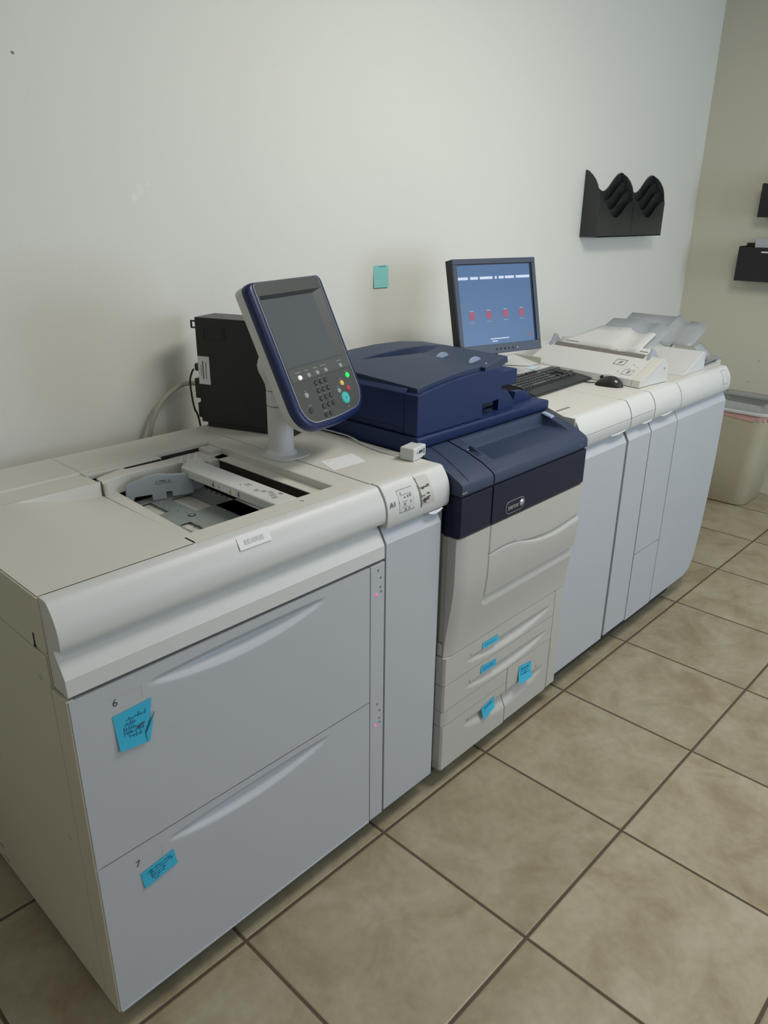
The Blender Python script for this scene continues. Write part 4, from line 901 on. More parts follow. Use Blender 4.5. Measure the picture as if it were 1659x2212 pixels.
# ------------------------------------------------------------ sheet inserter with sloped button panel
I = thing('sheet_inserter', 'white sheet inserter with a sloped button panel and raised paper tray, behind the mouse', 'sheet inserter', (2.30, 0.33, 0.968))
IP = [(2.2027, 0.9700), (2.2100, 0.9935), (2.2150, 0.9960), (2.3332, 1.0500), (2.3450, 1.0610), (2.3640, 1.056), (2.3850, 1.036), (2.3960, 1.012), (2.398, 0.990), (2.392, 0.9700)]
build(MB().prism([(p[0]+0.004, p[1]) for p in IP], 'y', 0.0815, 0.605), 'body', 'white', I, bevel=0.0015, smooth=28)
build(MB().prism([(2.2020, 0.9700), (2.2085, 0.9945), (2.2150, 0.9975), (2.3332, 1.0515), (2.337, 1.048), (2.222, 0.970)], 'y', 0.1165, 0.600), 'button_panel', 'white', I, bevel=0.0015)
build(MB().prism([(2.2015, 0.9700), (2.2080, 0.9948), (2.2150, 0.9980), (2.3332, 1.0520), (2.345, 1.062), (2.34, 1.05), (2.222, 0.970)], 'y', 0.080, 0.1145), 'end_cap', 'cream', I, bevel=0.0015)
build(MB().cyl((2.3680, 0.0800, 1.0235), (0, -1, 0), 0.004, 0.001, 16), 'screw', 'inner', I)
build(MB().box(2.206, 2.39, 0.09, 0.59, 0.9682, 0.9702), 'rubber_foot', 'gap', I)
# slope coordinates: s along the slope, y across
sd = Vector((2.3332-2.2150, 0, 1.0515-0.9975)); sl3 = sd.length; sd.normalize(); sn = Vector((-sd.z, 0, sd.x))
def SL(s, y, d=0.0): p = Vector((2.2150, y, 0.9975))+sd*s+sn*d; return tuple(p)
def sframe(s0, s1, y0, y1, t, d=0.0006):
    mb = MB()
    for (a, b_, c_, e_) in ((s0, s1, y0, y0+t), (s0, s1, y1-t, y1), (s0, s0+t, y0, y1), (s1-t, s1, y0, y1)):
        mb.add([SL(a, c_, d), SL(b_, c_, d), SL(b_, e_, d), SL(a, e_, d)], [(0, 1, 2, 3)])
    return mb
build(sframe(0.068, 0.105, 0.200, 0.246, 0.003), 'pad_outline', 'smudge', I)
build(MB().add([SL(0.080, 0.217, .0006), SL(0.094, 0.214, .0006), SL(0.094, 0.224, .0006), SL(0.080, 0.230, .0006)], [(0, 1, 2, 3)]), 'pad_symbol', 'smudge', I)
build(sframe(0.014, 0.048, 0.138, 0.178, 0.0018), 'start_pad_outline', 'smudge', I)
build(MB().add([SL(0.025, 0.152, .0006), SL(0.040, 0.150, .0006), SL(0.040, 0.160, .0006), SL(0.025, 0.162, .0006)], [(0, 1, 2, 3)]), 'start_symbol', 'smudge', I)
for (s, y) in ((0.085, 0.160), (0.058, 0.164)):
    build(MB().cyl(SL(s, y, 0), sn, 0.006, 0.003, 18, 0.0045), 'button', 'white', I, smooth=40)
    build(MB().add([SL(s-0.014, y-0.022, .0005), SL(s-0.004, y-0.022, .0005), SL(s-0.004, y-0.010, .0005), SL(s-0.014, y-0.010, .0005)], [(0, 1, 2, 3)]), 'button_symbol', 'inkfaint', I)
build(MB().cyl(SL(0.026, 0.195, 0), sn, 0.0025, 0.001, 12), 'indicator', 'smudge', I)
# roller line and tray rising to the right
build(MB().prism([(2.336, 1.0505), (2.345, 1.0625), (2.352, 1.0600), (2.345, 1.050)], 'y', 0.155, 0.565), 'feed_slot', 'smudge', I)
for (y, h_) in ((0.575, 0.040), (0.128, 0.034)):
    build(MB().prism([(2.325, 1.046), (2.352, 1.054+h_), (2.366, 1.052+h_), (2.400, 1.050), (2.360, 1.045)], 'y', y, y+0.010), 'side_guide', 'bluegrey', I, bevel=0.0012)
def tz(x): return 1.064+(x-2.352)*0.42
YT = [0.145, 0.17, 0.195, 0.196, 0.21, 0.225, 0.24, 0.255, 0.27, 0.285, 0.30, 0.315, 0.325, 0.38, 0.455, 0.515, 0.56]
DT = [0, 0, 0, 0.004, 0.008, 0.006, 0.0, -0.006, -0.009, -0.009, -0.006, 0.0, 0.004, 0, 0, 0, 0]
XT = [2.385, 2.388, 2.390, 2.480, 2.482, 2.485, 2.488, 2.492, 2.494, 2.496, 2.498, 2.50, 2.502, 2.502, 2.500, 2.40, 2.385]
mb = MB(); k = len(YT)
mb.grid(list(range(k)), lin(0, 1, 5), lambda i, t: (2.350+(XT[i]-2.350)*t, YT[i], tz(2.350+(XT[i]-2.350)*t)+DT[i]*min(1, t*3+0.2)))
build(mb, 'paper_tray', 'white', I, solid=0.003, smooth=40)
YG = [0.165, 0.20, 0.235, 0.255, 0.27, 0.285, 0.30, 0.32, 0.38, 0.450]; DG = [0, 0, 0.001, -0.007, -0.010, -0.010, -0.006, 0.003, 0, 0]
XG = [2.535, 2.56, 2.575, 2.585, 2.585, 2.585, 2.585, 2.585, 2.580, 2.572]
mb = MB(); mb.grid(list(range(10)), lin(0, 1, 4), lambda i, t: (2.375+(XG[i]-2.375)*t, YG[i], tz(2.375+(XG[i]-2.375)*t)-0.005+DG[i]))
build(mb, 'smoky_tray_extension', 'smoke', I, solid=0.0025, smooth=40)
for (y0_, y1_) in ((0.47, 0.53), (0.155, 0.19)):
    build(MB().hexa([(2.362, y0_, tz(2.362)), (2.368, y0_, tz(2.368)), (2.368, y1_, tz(2.368)), (2.362, y1_, tz(2.362))]+[(2.362, y0_, tz(2.362)+0.002), (2.368, y0_, tz(2.368)+0.002), (2.368, y1_, tz(2.368)+0.002), (2.362, y1_, tz(2.362)+0.002)]), 'tray_slot', 'smudge', I)
build(MB().cyl((2.490, 0.36, tz(2.490)+0.002), (0, 0, 1), 0.004, 0.001, 12), 'tray_hole', 'smudge', I)
build(MB().cyl((2.357, 0.285, tz(2.357)-0.006), (0, 0, 1), 0.004, 0.005, 12), 'tray_hole', 'smudge', I)
# the inserter stands slightly turned on the cabinets
I.matrix_world = Matrix.Translation((2.2027, 0.08, 0)) @ Matrix.Rotation(math.radians(-5.5), 4, 'Z') @ Matrix.Translation((-2.2027, -0.08, 0)) @ ROOT[I.name]
# low catch tray on the left of the inserter
Q = thing('catch_tray', 'off-white catch tray with raised back behind the keyboard, left of the inserter', 'tray', (2.12, 0.58, 0.968))
build(MB().prism([(1.985, 1.000), (2.045, 0.994), (2.232, 0.994), (2.232, 0.969), (2.01, 0.969)], 'y', 0.462, 0.640), 'tray_base', 'white', Q, bevel=0.002)
build(MB().hexa([(2.035, 0.640, 0.969), (2.62, 0.640, 0.969), (2.62, 0.70, 0.969), (2.035, 0.70, 0.969), (2.035, 0.646, 1.0200), (2.62, 0.640, 1.030), (2.62, 0.70, 1.033), (2.035, 0.70, 1.024)]), 'back_ridge', 'white', Q, bevel=0.002)
build(MB().add([(2.10, 0.64, 1.018), (2.228, 0.64, 1.018), (2.228, 0.52, 0.996), (2.16, 0.52, 0.9955), (2.10, 0.60, 0.997)], [(0, 1, 2, 3, 4)]), 'sloped_floor', 'white', Q)
build(MB().box(2.228, 2.234, 0.515, 0.64, 0.994, 1.020), 'side_web', 'inner', Q)
# ------------------------------------------------------------ monitor
MP, MT = -0.2396, 0.235
mu = Vector((math.cos(MP), math.sin(MP), 0)); mw = Vector((math.sin(MP)*math.sin(MT), -math.cos(MP)*math.sin(MT), -math.cos(MT))); mn = mw.cross(mu)
mo = Vector((1.6993, 0.5676, 1.409)); MW, MH = 0.3765, 0.326
def N3(a, b, d): return tuple(mo+mu*a+mw*b+mn*d)
def nbox(mb, a0, a1, b0, b1, d0, d1):
    return mb.hexa([N3(a0, b1, d0), N3(a1, b1, d0), N3(a1, b0, d0), N3(a0, b0, d0), N3(a0, b1, d1), N3(a1, b1, d1), N3(a1, b0, d1), N3(a0, b0, d1)])
V = thing('computer_monitor', 'flat screen monitor in a dark frame showing four red icons on a blue screen', 'monitor', (1.91, 0.60, 0.968))
fr = MB(); bz = 0.0175
nbox(fr, 0, MW, 0, bz, -0.012, 0); nbox(fr, 0, MW, MH-0.033, MH, -0.012, 0); nbox(fr, 0, bz, bz, MH-0.033, -0.012, 0); nbox(fr, MW-bz, MW, bz, MH-0.033, -0.012, 0)
build(fr, 'screen_frame', 'monf', V, bevel=0.0015)
rc = MB(); nbox(rc, 0.0, MW, 0.0, MH, -0.040, -0.0122)
rc.hexa([N3(0.05, MH-0.03, -0.07), N3(MW-0.05, MH-0.03, -0.07), N3(MW-0.05, 0.04, -0.07), N3(0.05, 0.04, -0.07), N3(0.03, MH-0.01, -0.04), N3(MW-0.03, MH-0.01, -0.04), N3(MW-0.03, 0.02, -0.04), N3(0.03, 0.02, -0.04)])
o = build(rc, 'rear_case', 'mons', V, bevel=0.002); fix_normals(o)
e0, e1, g0, g1 = bz, MW-bz, bz, MH-0.033
ed = MB(); nbox(ed, e0, e1, g0, g0+0.0025, -0.006, -0.004); nbox(ed, e1-0.006, e1, g0, g1, -0.006, -0.004); 
build(ed, 'screen_edge', 'darkscr', V)
SCN = build(MB().add([N3(e0, g1, -0.0062), N3(e1, g1, -0.0062), N3(e1, g0, -0.0062), N3(e0, g0, -0.0062)], [(0, 1, 2, 3)]), 'screen', 'screen', V)
for (a, b) in ((0.0685, 0.1909), (0.1451, 0.1905), (0.2218, 0.1895), (0.2985, 0.1890)):
    mb = MB(); nbox(mb, a-0.011, a+0.011, b-0.0130, b+0.0130, -0.0060, -0.0057); build(mb, 'screen_icon', 'icon', SCN)
    mb = MB(); nbox(mb, a-0.009, a+0.008, b-0.0175, b-0.0145, -0.0060, -0.0057); nbox(mb, a-0.012, a+0.010, b+0.0215, b+0.0230, -0.0060, -0.0057); build(mb, 'icon_caption', 'glassblue', SCN)
tx = MB(); rnd = random.Random(11); a = 0.0185
for (wa, wb) in ((0.0185, 0.067), (0.075, 0.110), (0.118, 0.178), (0.186, 0.196), (0.204, 0.228), (0.233, 0.276), (0.284, 0.350)):
    x = wa
    while x < wb-0.002:
        l = min(rnd.uniform(0.003, 0.006), wb-x); nbox(tx, x, x+l*0.82, 0.0600, 0.0690, -0.0060, -0.0057); x += l
for (wa, wb, b) in ((0.143, 0.229, 0.2725), (0.150, 0.176, 0.2810)):
    x = wa
    while x < wb-0.001:
        l = min(rnd.uniform(0.002, 0.004), wb-x); nbox(tx, x, x+l*0.8, b, b+0.0035, -0.0060, -0.0057); x += l
build(tx, 'screen_text', 'scrtext', SCN)
mb = MB(); nbox(mb, 0.3175, 0.3365, 0.2665, 0.2720, -0.0060, -0.0057); build(mb, 'screen_icon', 'icon', SCN)
for i in range(5):
    a = 0.1616+0.0195*i; mb = MB(); ring = [N3(a+0.0035*math.cos(t), MH-0.0145+0.0035*math.sin(t), 0.0005) for t in [2*math.pi*k/14 for k in range(14)]]
    mb.loft([ring[::-1], [tuple(Vector(p)+mn*0.0015) for p in ring][::-1]]); build(mb, 'monitor_button', 'mons', V)
mb = MB(); nbox(mb, 0.2580, 0.2610, MH-0.0160, MH-0.0130, 0, 0.0010); build(mb, 'power_light', 'keywhite', V)
build(MB().prism([(1.86, 0.56), (1.96, 0.535), (1.97, 0.58), (1.87, 0.605)], 'z', 0.985, 1.25), 'stand_column', 'mons', V, bevel=0.003)
rg = [(1.915+0.068*math.cos(t), 0.575+0.075*math.sin(t)) for t in [2*math.pi*k/32 for k in range(32)]]
build(MB().prism(rg, 'z', 0.9682, 0.986), 'stand_base', 'mons', V, bevel=0.002)

# ------------------------------------------------------------ desktop computer behind the control panel
th = math.atan2(-0.93, 0.36)         # direction of its long side, from the wall towards the camera
Wd = Vector((0.352, -0.936, 0)).normalized(); Wt = Vector((0.936, 0.352, 0)).normalized()
w0 = Vector((0.7950, 0.7550, 0.9695)); WLn, WTh, WHt = 0.292, 0.098, 0.3090
def W3(l, t, h): return tuple(w0+Wd*l+Wt*t+Vector((0, 0, h)))
def wbox(mb, l0, l1, t0, t1, h0, h1):
    return mb.hexa([W3(l0, t0, h0), W3(l1, t0, h0), W3(l1, t1, h0), W3(l0, t1, h0), W3(l0, t0, h1), W3(l1, t0, h1), W3(l1, t1, h1), W3(l0, t1, h1)])
T = thing('desktop_computer', 'black desktop computer tower standing behind the control panel, white label on its side', 'computer', tuple(w0))
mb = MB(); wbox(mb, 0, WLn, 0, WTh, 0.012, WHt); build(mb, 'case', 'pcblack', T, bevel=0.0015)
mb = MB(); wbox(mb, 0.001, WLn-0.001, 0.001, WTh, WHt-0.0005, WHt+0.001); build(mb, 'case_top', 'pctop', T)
mb = MB(); wbox(mb, 0.02, WLn, 0, WTh-0.005, 0, 0.012); build(mb, 'foot_rail', 'black', T)
mb = MB(); wbox(mb, WLn, WLn+0.012, 0.002, WTh-0.002, 0.004, WHt-0.003); build(mb, 'front_bezel', 'black', T, bevel=0.004)
mb = MB()
for (l0, l1, h0, h1) in ((0.026, 0.098, 0.2835, 0.286), (0.026, 0.098, 0.249, 0.2515), (0.026, 0.0285, 0.249, 0.286), (0.0955, 0.098, 0.249, 0.286)): wbox(mb, l0, l1, -0.0012, 0, h0, h1)
o = build(mb, 'latch_frame', 'black', T)
mb = MB(); wbox(mb, 0.064, 0.090, -0.0008, 0, 0.2545, 0.2805); build(mb, 'latch_recess', 'gap', o)
mb = MB(); wbox(mb, 0.0010, 0.0395, -0.0008, 0.0002, 0.123, 0.2025); o = build(mb, 'asset_label', 'paper', T, bevel=0.0004)
mb = MB(); rnd = random.Random(2)
for (l, wd, h0, h1) in ((0.0275, 0.0026, 0.140, 0.186), (0.0177, 0.0040, 0.138, 0.188), (0.0117, 0.0018, 0.147, 0.178)):
    h = h0
    while h < h1: q = rnd.uniform(0.0012, 0.003); wbox(mb, l-wd/2, l+wd/2, -0.0011, -0.0008, h, h+q*0.7); h += q
build(mb, 'label_print', 'ink', o)
mb = MB(); wbox(mb, -0.012, 0, 0.0, 0.004, WHt-0.030, WHt-0.026); wbox(mb, -0.012, 0, 0, 0.004, WHt-0.012, WHt-0.008); wbox(mb, -0.0145, -0.011, 0, 0.004, WHt-0.030, WHt-0.008)
build(mb, 'lock_loop', 'black', T)
mb = MB(); wbox(mb, -0.018, 0, 0.002, 0.045, 0.079, 0.137); build(mb, 'rear_socket_block', 'black', T, bevel=0.003)
mb = MB(); wbox(mb, -0.013, 0, 0.002, 0.05, 0.022, 0.067); build(mb, 'rear_socket_block', 'black', T, bevel=0.004)
mb = MB(); wbox(mb, -0.015, 0, 0.002, 0.02, 0.158, 0.180); build(mb, 'cable_plug', 'cablek', T, bevel=0.004)
def bez(p, n=24):
    p = [Vector(q) for q in p]; out = []
    for i in range(len(p)-1):
        a = p[max(i-1, 0)]; b_ = p[i]; c_ = p[i+1]; d_ = p[min(i+2, len(p)-1)]
        for k in range(n):
            t = k/n; out.append(0.5*((2*b_)+(c_-a)*t+(2*a-5*b_+4*c_-d_)*t*t+(3*b_-a-3*c_+d_)*t**3))
    return out+[p[-1]]
tag(build(MB().tube(bez([(0.615, 0.845, 0.62), (0.640, 0.845, 0.80), (0.672, 0.845, 0.945), (0.702, 0.842, 1.015), (0.740, 0.838, 1.055), (0.783, 0.826, 1.080), (0.800, 0.812, 1.084), (0.812, 0.79, 1.085)], 10), 0.0068, 14), 'cable_hose', 'cable', smooth=60),
    'pale grey corrugated cable hose arching behind the feeder to the black computer', 'cable')
tag(build(MB().tube(bez([(0.790, 0.771, 1.133), (0.786, 0.778, 1.118), (0.782, 0.782, 1.09), (0.790, 0.784, 1.02), (0.806, 0.784, 0.96), (0.83, 0.79, 0.70)], 10), 0.0028, 10), 'power_cable', 'cablek', smooth=60),
    'thin dark power cable hanging behind the black computer', 'cable')

# ------------------------------------------------------------ keyboard and mouse
KA = 0.045
kmtx = Matrix.Translation((1.800, 0.262, 0.9685)) @ Matrix.Rotation(KA, 4, 'Z')
Kb = thing('keyboard', 'black full size keyboard lying on the white cabinet top before the monitor', 'keyboard', mtx=kmtx)
kw, kd = 0.420, 0.176
body = MB().prism([(0.0, 0.0), (-0.004, 0.006), (0.0, 0.010), (0.045, 0.017), (0.172, 0.029), (kd, 0.027), (kd+0.003, 0.012), (kd-0.005, 0.0)], 'x', 0.0, kw)
build(body, 'keyboard_body', 'kb', Kb, local=True, bevel=0.003)
def kz(y): return 0.0165+(y-0.045)*(0.012/0.127)
u_ = 0.0180; keys = []
rows_ = [([1]*1+[-1]+[1]*4+[-.5]+[1]*4+[-.5]+[1]*4), ([1]*13+[2]), ([1.5]+[1]*12+[1.5]), ([1.75]+[1]*11+[2.25]), ([2.25]+[1]*10+[2.75]), ([1.25, 1.25, 1.25, 6.25, 1.25, 1.25, 1.25, 1.25])]
ys_k = [0.160, 0.136, 0.117, 0.098, 0.079, 0.060]
for r_, y in zip(rows_, ys_k):
    x = 0.006
    for w_ in r_:
        if w_ > 0: keys.append((x, y, w_*u_))
        x += abs(w_)*u_
xn = 0.006+15*u_+0.004
for (r, cs) in ((1, (0, 1, 2)), (2, (0, 1, 2)), (4, (1,)), (5, (0, 1, 2))):
    for c_ in cs: keys.append((xn+c_*u_, ys_k[r], u_))
xp = xn+3*u_+0.005
for r, row in ((1, [1, 1, 1, 1]), (2, [1, 1, 1]), (3, [1, 1, 1]), (4, [1, 1, 1, 1]), (5, [2, 1])):
    x = xp
    for w_ in row: keys.append((x, ys_k[r], w_*u_)); x += w_*u_
meshes = {}
def keymesh(wd):
    k = round(wd, 4)
    if k not in meshes:
        g = 0.0008; a = 0.0022; y1 = 0.0182
        m_ = MB().hexa([(g, g, 0), (wd-g, g, 0), (wd-g, y1, 0), (g, y1, 0), (g+a, g+a*0.6, 0.0085), (wd-g-a, g+a*0.6, 0.0085), (wd-g-a, y1-a, 0.0092), (g+a, y1-a, 0.0092)])
        o = build(m_, 'key', 'kbkey', None); o.parent = Kb; ROOT_OF[o.name] = Kb; meshes[k] = o; return o, True
    return meshes[k], False
for (x, y, wd) in keys[:100]:
    src, first = keymesh(wd)
    o = src if first else src.copy()
    if not first: C.objects.link(o); o.parent = Kb
    o.location = (x, y-0.009, kz(y-0.009)-0.001)
tag(build(MB().tube(bez([(2.04, 0.44, 0.975), (2.10, 0.46, 0.974), (2.19, 0.48, 0.972)], 6), 0.0025, 8), 'keyboard_cable', 'cablek', smooth=60), 'black cable leaving the back of the keyboard', 'cable')
# mouse: front points away from the camera
mm = Matrix.Translation((2.172, 0.182, 0.9685)) @ Matrix.Rotation(0.18, 4, 'Z')
Mo = thing('computer_mouse', 'glossy black computer mouse resting in front of the sheet inserter', 'mouse', mtx=mm)
rings = []
for i in range(15):
    t = i/14; y = -0.053+0.106*t
    wd = 0.031*(1-abs(2*t-1)**3.2)**0.5*(1-0.08*math.sin(math.pi*t)) + 0.0005
    hz = 0.040*(math.sin(math.pi*(0.10+0.80*t))**0.9)*(1.0-0.28*t)*(1-abs(2*t-1)**6)**0.5 + 0.002
    rg = [(wd*math.cos(a), y, hz*max(0.0, math.sin(a))**0.8+0.0005) for a in [math.pi*k/12 for k in range(13)]]
    rings.append(rg)
build(MB().loft(rings), 'mouse_shell', 'gloss', Mo, local=True, smooth=60)
build(MB().loft([[(x*1.02, y, min(z, 0.011)) for (x, y, z) in r] for r in rings]), 'mouse_base', 'black', Mo, local=True, smooth=60)
build(MB().cyl((-0.003, 0.030, 0.0285), (1, 0, 0), 0.0065, 0.006, 18), 'scroll_wheel', 'black', Mo, local=True)
build(MB().tube([(0, 0.0, 0.041), (0, 0.02, 0.0385), (0, 0.035, 0.0325), (0, 0.048, 0.02)], 0.0005, 6), 'button_split', 'gap', Mo, local=True)
tag(build(MB().tube(bez([(2.163, 0.234, 0.974), (2.155, 0.262, 0.972), (2.175, 0.295, 0.972), (2.19, 0.36, 0.972)], 8), 0.0022, 8), 'mouse_cable', 'cablek', smooth=60), 'short dark mouse cable between the mouse and the keyboard end', 'cable')

# ------------------------------------------------------------ white USB box on the A1 cabinet
ubm = Matrix.Translation((0.9722, 0.0884, 0.9685)) @ Matrix.Rotation(math.radians(10), 4, 'Z')
U_ = thing('usb_box', 'small white box with a USB socket on the front edge of the A1 cabinet', 'usb box', mtx=ubm)
build(MB().box(0, 0.062, 0, 0.042, 0, 0.034), 'box_shell', 'white', U_, local=True, bevel=0.004, seg=3)
build(MB().box(0.026, 0.044, -0.0008, 0.001, 0.016, 0.0235), 'usb_socket', 'gap', U_, local=True)
build(MB().box(0.029, 0.041, -0.0012, -0.0006, 0.0165, 0.0185), 'socket_tongue', 'keygrey', U_, local=True)
build(MB().cyl((0.018, 0.0, 0.0195), (0, -1, 0), 0.0022, 0.0008, 12).cyl((0.0505, 0.0, 0.0225), (0, -1, 0), 0.003, 0.0008, 12).cyl((0.051, 0.0, 0.0150), (0, -1, 0), 0.0028, 0.0008, 12), 'usb_symbol', 'ink', U_, local=True)
tag(build(MB().tube(bez([(0.985, 0.128, 0.9755), (0.975, 0.20, 0.972), (0.985, 0.28, 0.973), (1.003, 0.36, 0.976), (1.005, 0.47, 0.974), (0.99, 0.56, 0.972)], 8), 0.0022, 8), 'usb_cable', 'white', smooth=60), 'white thin cable running from the USB box along the printer side', 'cable')

# ------------------------------------------------------------ paper notes
def note(pts, name, label, cat, m, group=None, curl=None, lines=None, inkm='inkblue', nrm=(0, -1, 0)):
    # pts: bl, br, tr, tl ; a sheet with a little lift at the lower edge
    bl, br, tr, tl = [Vector(p) for p in pts]; n = Vector(nrm); mb = MB(); k = 8
    def f(u, v):
        p = (bl*(1-u)+br*u)*(1-v)+(tl*(1-u)+tr*u)*v
        lift = (1-v)**2*(curl or 0.002); return tuple(p+n*(0.0004+lift))
    mb.grid(lin(0, 1, k), lin(0, 1, k), f)
    o = tag(build(mb, name, m, smooth=60), label, cat, group)
    ROOT[o.name] = Matrix.Identity(4); ROOT_OF[o.name] = o
    if lines:
        lm_ = MB(); rnd = random.Random(int(abs(bl.x)*1000))
        for (u0, u1, v0, th_) in lines:
            u = u0
            while u < u1:
                l = rnd.uniform(0.02, 0.05); vv = v0+rnd.uniform(-0.012, 0.012); s_ = rnd.uniform(-0.03, 0.03); e_ = rnd.choice((0.02, 0.05, 0.09))
                P_ = [Vector(f(u, vv)), Vector(f(u+l, vv+s_)), Vector(f(u+l, vv+s_+th_)), Vector(f(u, vv+th_))]
                lm_.add([tuple(p+n*0.0006) for p in P_], [(0, 1, 2, 3)])
                if rnd.random() < 0.6:
                    P_ = [Vector(f(u, vv-e_*0.5)), Vector(f(u+th_*0.8, vv-e_*0.5)), Vector(f(u+th_*0.8, vv+e_)), Vector(f(u, vv+e_))]
                    lm_.add([tuple(p+n*0.0006) for p in P_], [(0, 1, 2, 3)])
                u += l+0.012
        build(lm_, 'handwriting', inkm, o)
    return o, f
y = -0.0006
N1, f1 = note([(0.0741, y, 0.6441), (0.132, y, 0.6370), (0.1472, y, 0.7240), (0.0698, y, 0.7215)], 'sticky_note', 'cyan sticky note with a folded corner below the number 6 on the top drawer', 'sticky note', 'sticky', curl=0.004,
     lines=[(0.30, 0.85, 0.74, 0.02), (0.25, 0.55, 0.62, 0.02), (0.22, 0.55, 0.50, 0.02), (0.22, 0.80, 0.40, 0.02), (0.35, 0.75, 0.30, 0.02)])
mb = MB().add([(0.1395, y-0.0035, 0.682), (0.1490, y-0.0028, 0.6935), (0.1330, y-0.0048, 0.6376), (0.1280, y-0.0048, 0.639), (0.1270, y-0.0045, 0.660)], [(0, 4, 3, 2, 1)]); build(mb, 'folded_corner', 'sticky', N1)
mb = MB().add([(0.1475, y-0.0036, 0.6950), (0.1385, y-0.0042, 0.6800), (0.1265, y-0.0052, 0.6600), (0.1285, y-0.0052, 0.6595), (0.1400, y-0.0042, 0.6788), (0.1483, y-0.0036, 0.6935)], [(0, 1, 4, 5), (1, 2, 3, 4)]); build(mb, 'fold_line', 'ink', N1)
mb = MB().add([(0.1110, y-0.0035, 0.6760), (0.1270, y-0.0035, 0.6810), (0.1280, y-0.0035, 0.6845), (0.1120, y-0.0035, 0.6800)], [(0, 1, 2, 3)]); build(mb, 'ink_mark', 'ink', N1)
note([(0.0851, y, 0.3025), (0.1604, y, 0.3146), (0.1548, y, 0.3536), (0.0798, y, 0.3435)], 'sticky_note', 'narrow cyan sticky note below the number 7 on the bottom drawer', 'sticky note', 'sticky', lines=[(0.15, 0.9, 0.75, 0.03), (0.2, 0.9, 0.60, 0.03), (0.25, 0.65, 0.42, 0.03), (0.25, 0.6, 0.28, 0.03), (0.3, 0.45, 0.14, 0.03)])
y = -0.0110
note([(1.1873, y, 0.3666), (1.2671, y, 0.3617), (1.2671, y, 0.3825), (1.1877, y, 0.3853)], 'sticky_note', 'thin cyan sticky strip on the printer drawer marked 1', 'sticky note', 'sticky', lines=[(0.1, 0.8, 0.4, 0.06)])
note([(1.1865, y, 0.2806), (1.2645, y, 0.2780), (1.2670, y, 0.2983), (1.1887, y, 0.3054)], 'sticky_note', 'cyan sticky strip on the printer drawer marked 2', 'sticky note', 'sticky', lines=[(0.1, 0.85, 0.6, 0.06), (0.1, 0.85, 0.3, 0.06)])
note([(1.2134, y, 0.1030), (1.2694, y, 0.1231), (1.2702, y, 0.1607), (1.2039, y, 0.1489)], 'sticky_note', 'cyan sticky note curling over the grip of the drawer marked 3', 'sticky note', 'sticky', curl=0.006, lines=[(0.2, 0.8, 0.7, 0.05)])
N4, f4 = note([(1.3944, y, 0.1437), (1.4720, y, 0.1385), (1.4733, y, 0.1946), (1.4020, y, 0.2050)], 'sticky_note', 'large cyan sticky note with a turned-up corner on the drawer marked 4', 'sticky note', 'sticky', curl=0.010, lines=[(0.15, 0.8, 0.75, 0.03), (0.15, 0.7, 0.6, 0.03), (0.15, 0.8, 0.45, 0.03)])
y = WY-0.0006
note([(1.6405, y, 1.2976), (1.7169, y, 1.2963), (1.7205, y, 1.3729), (1.6423, y, 1.3745)], 'sticky_note', 'aqua sticky note alone on the back wall above the printer', 'sticky note', 'sticky2', curl=0.004, lines=[(0.25, 0.8, 0.95, 0.015)])
note([(2.105, 0.470, 0.9945), (2.170, 0.480, 0.9945), (2.180, 0.520, 0.9945), (2.110, 0.510, 0.9945)], 'paper_slip', 'pale blue slip of paper lying behind the keyboard', 'paper slip', 'slip', nrm=(0, 0, 1), curl=0.001)
# REVERSE label following the fascia
def rl(u, v, d=0.0012):
    p = fpt(0.371+u*0.0775+0.002*v, 0.9445+0.0225*v, d); return (p[0], p[1]-0.002*(1-v)**2, p[2])
lb = MB(); lb.grid(lin(0, 1, 6), lin(0, 1, 8), lambda u, v: rl(u, v))
o = tag(build(lb, 'paper_label', 'paper', smooth=60), 'small white paper label with REVERSE in faint pencil, stuck on the feeder front', 'label')
ROOT[o.name] = Matrix.Identity(4); ROOT_OF[o.name] = o
pa, pb = Vector(rl(0.5, 0.2, 0.003)), Vector(rl(0.5, 0.8, 0.003)); up = (pb-pa).normalized(); rt = Vector((1, 0, 0)); nn = rt.cross(up); ce = (pa+pb)/2-Vector((0, 0.0012, 0))
text('pencil_lettering', 'REVERSE', 0.0135, Matrix(((rt.x, up.x, nn.x, ce.x), (rt.y, up.y, nn.y, ce.y), (rt.z, up.z, nn.z, ce.z), (0, 0, 0, 1))), 'inkfaint', o, sx=0.95)

# ------------------------------------------------------------ black wall pocket rack
B = thing('wall_rack', 'black glossy wavy-edged literature rack fixed high on the back wall', 'wall rack', (3.42, WY, 1.45))
bx0, bx1 = 3.080, 3.775
def wv(x): return 0.5+0.5*math.cos(2*math.pi*(x-bx0)/0.3425)
def panelw(y, zb, top, amp, name, pw=1.0, th=0.004):
    n = 72; mb = MB(); xs = lin(bx0, bx1, n)
    tp_ = [top-amp*(1-wv(x)) for x in xs]
    vs = []
    for yy in (y, y+th): vs += [(x, yy, zb) for x in xs]+[(x, yy, t) for x, t in zip(xs, tp_)]
    f = [(i, i+1, n+i+1, n+i) for i in range(n-1)]+[(2*n+i+1, 2*n+i, 3*n+i, 3*n+i+1) for i in range(n-1)]+[(n+i, n+i+1, 3*n+i+1, 3*n+i) for i in range(n-1)]+[(i+1, i, 2*n+i, 2*n+i+1) for i in range(n-1)]
    f += [(0, n, 3*n, 2*n), (n-1, 2*n-1+0, 4*n-1, 3*n-1)]
    mb.add(vs, f); return build(mb, name, 'gloss', B, smooth=40)
YF = 0.792
panelw(WY-0.006, 1.45, 1.746, 0.088, 'back_panel'); panelw(0.852, 1.45, 1.705, 0.088, 'divider'); panelw(0.824, 1.45, 1.662, 0.088, 'divider')
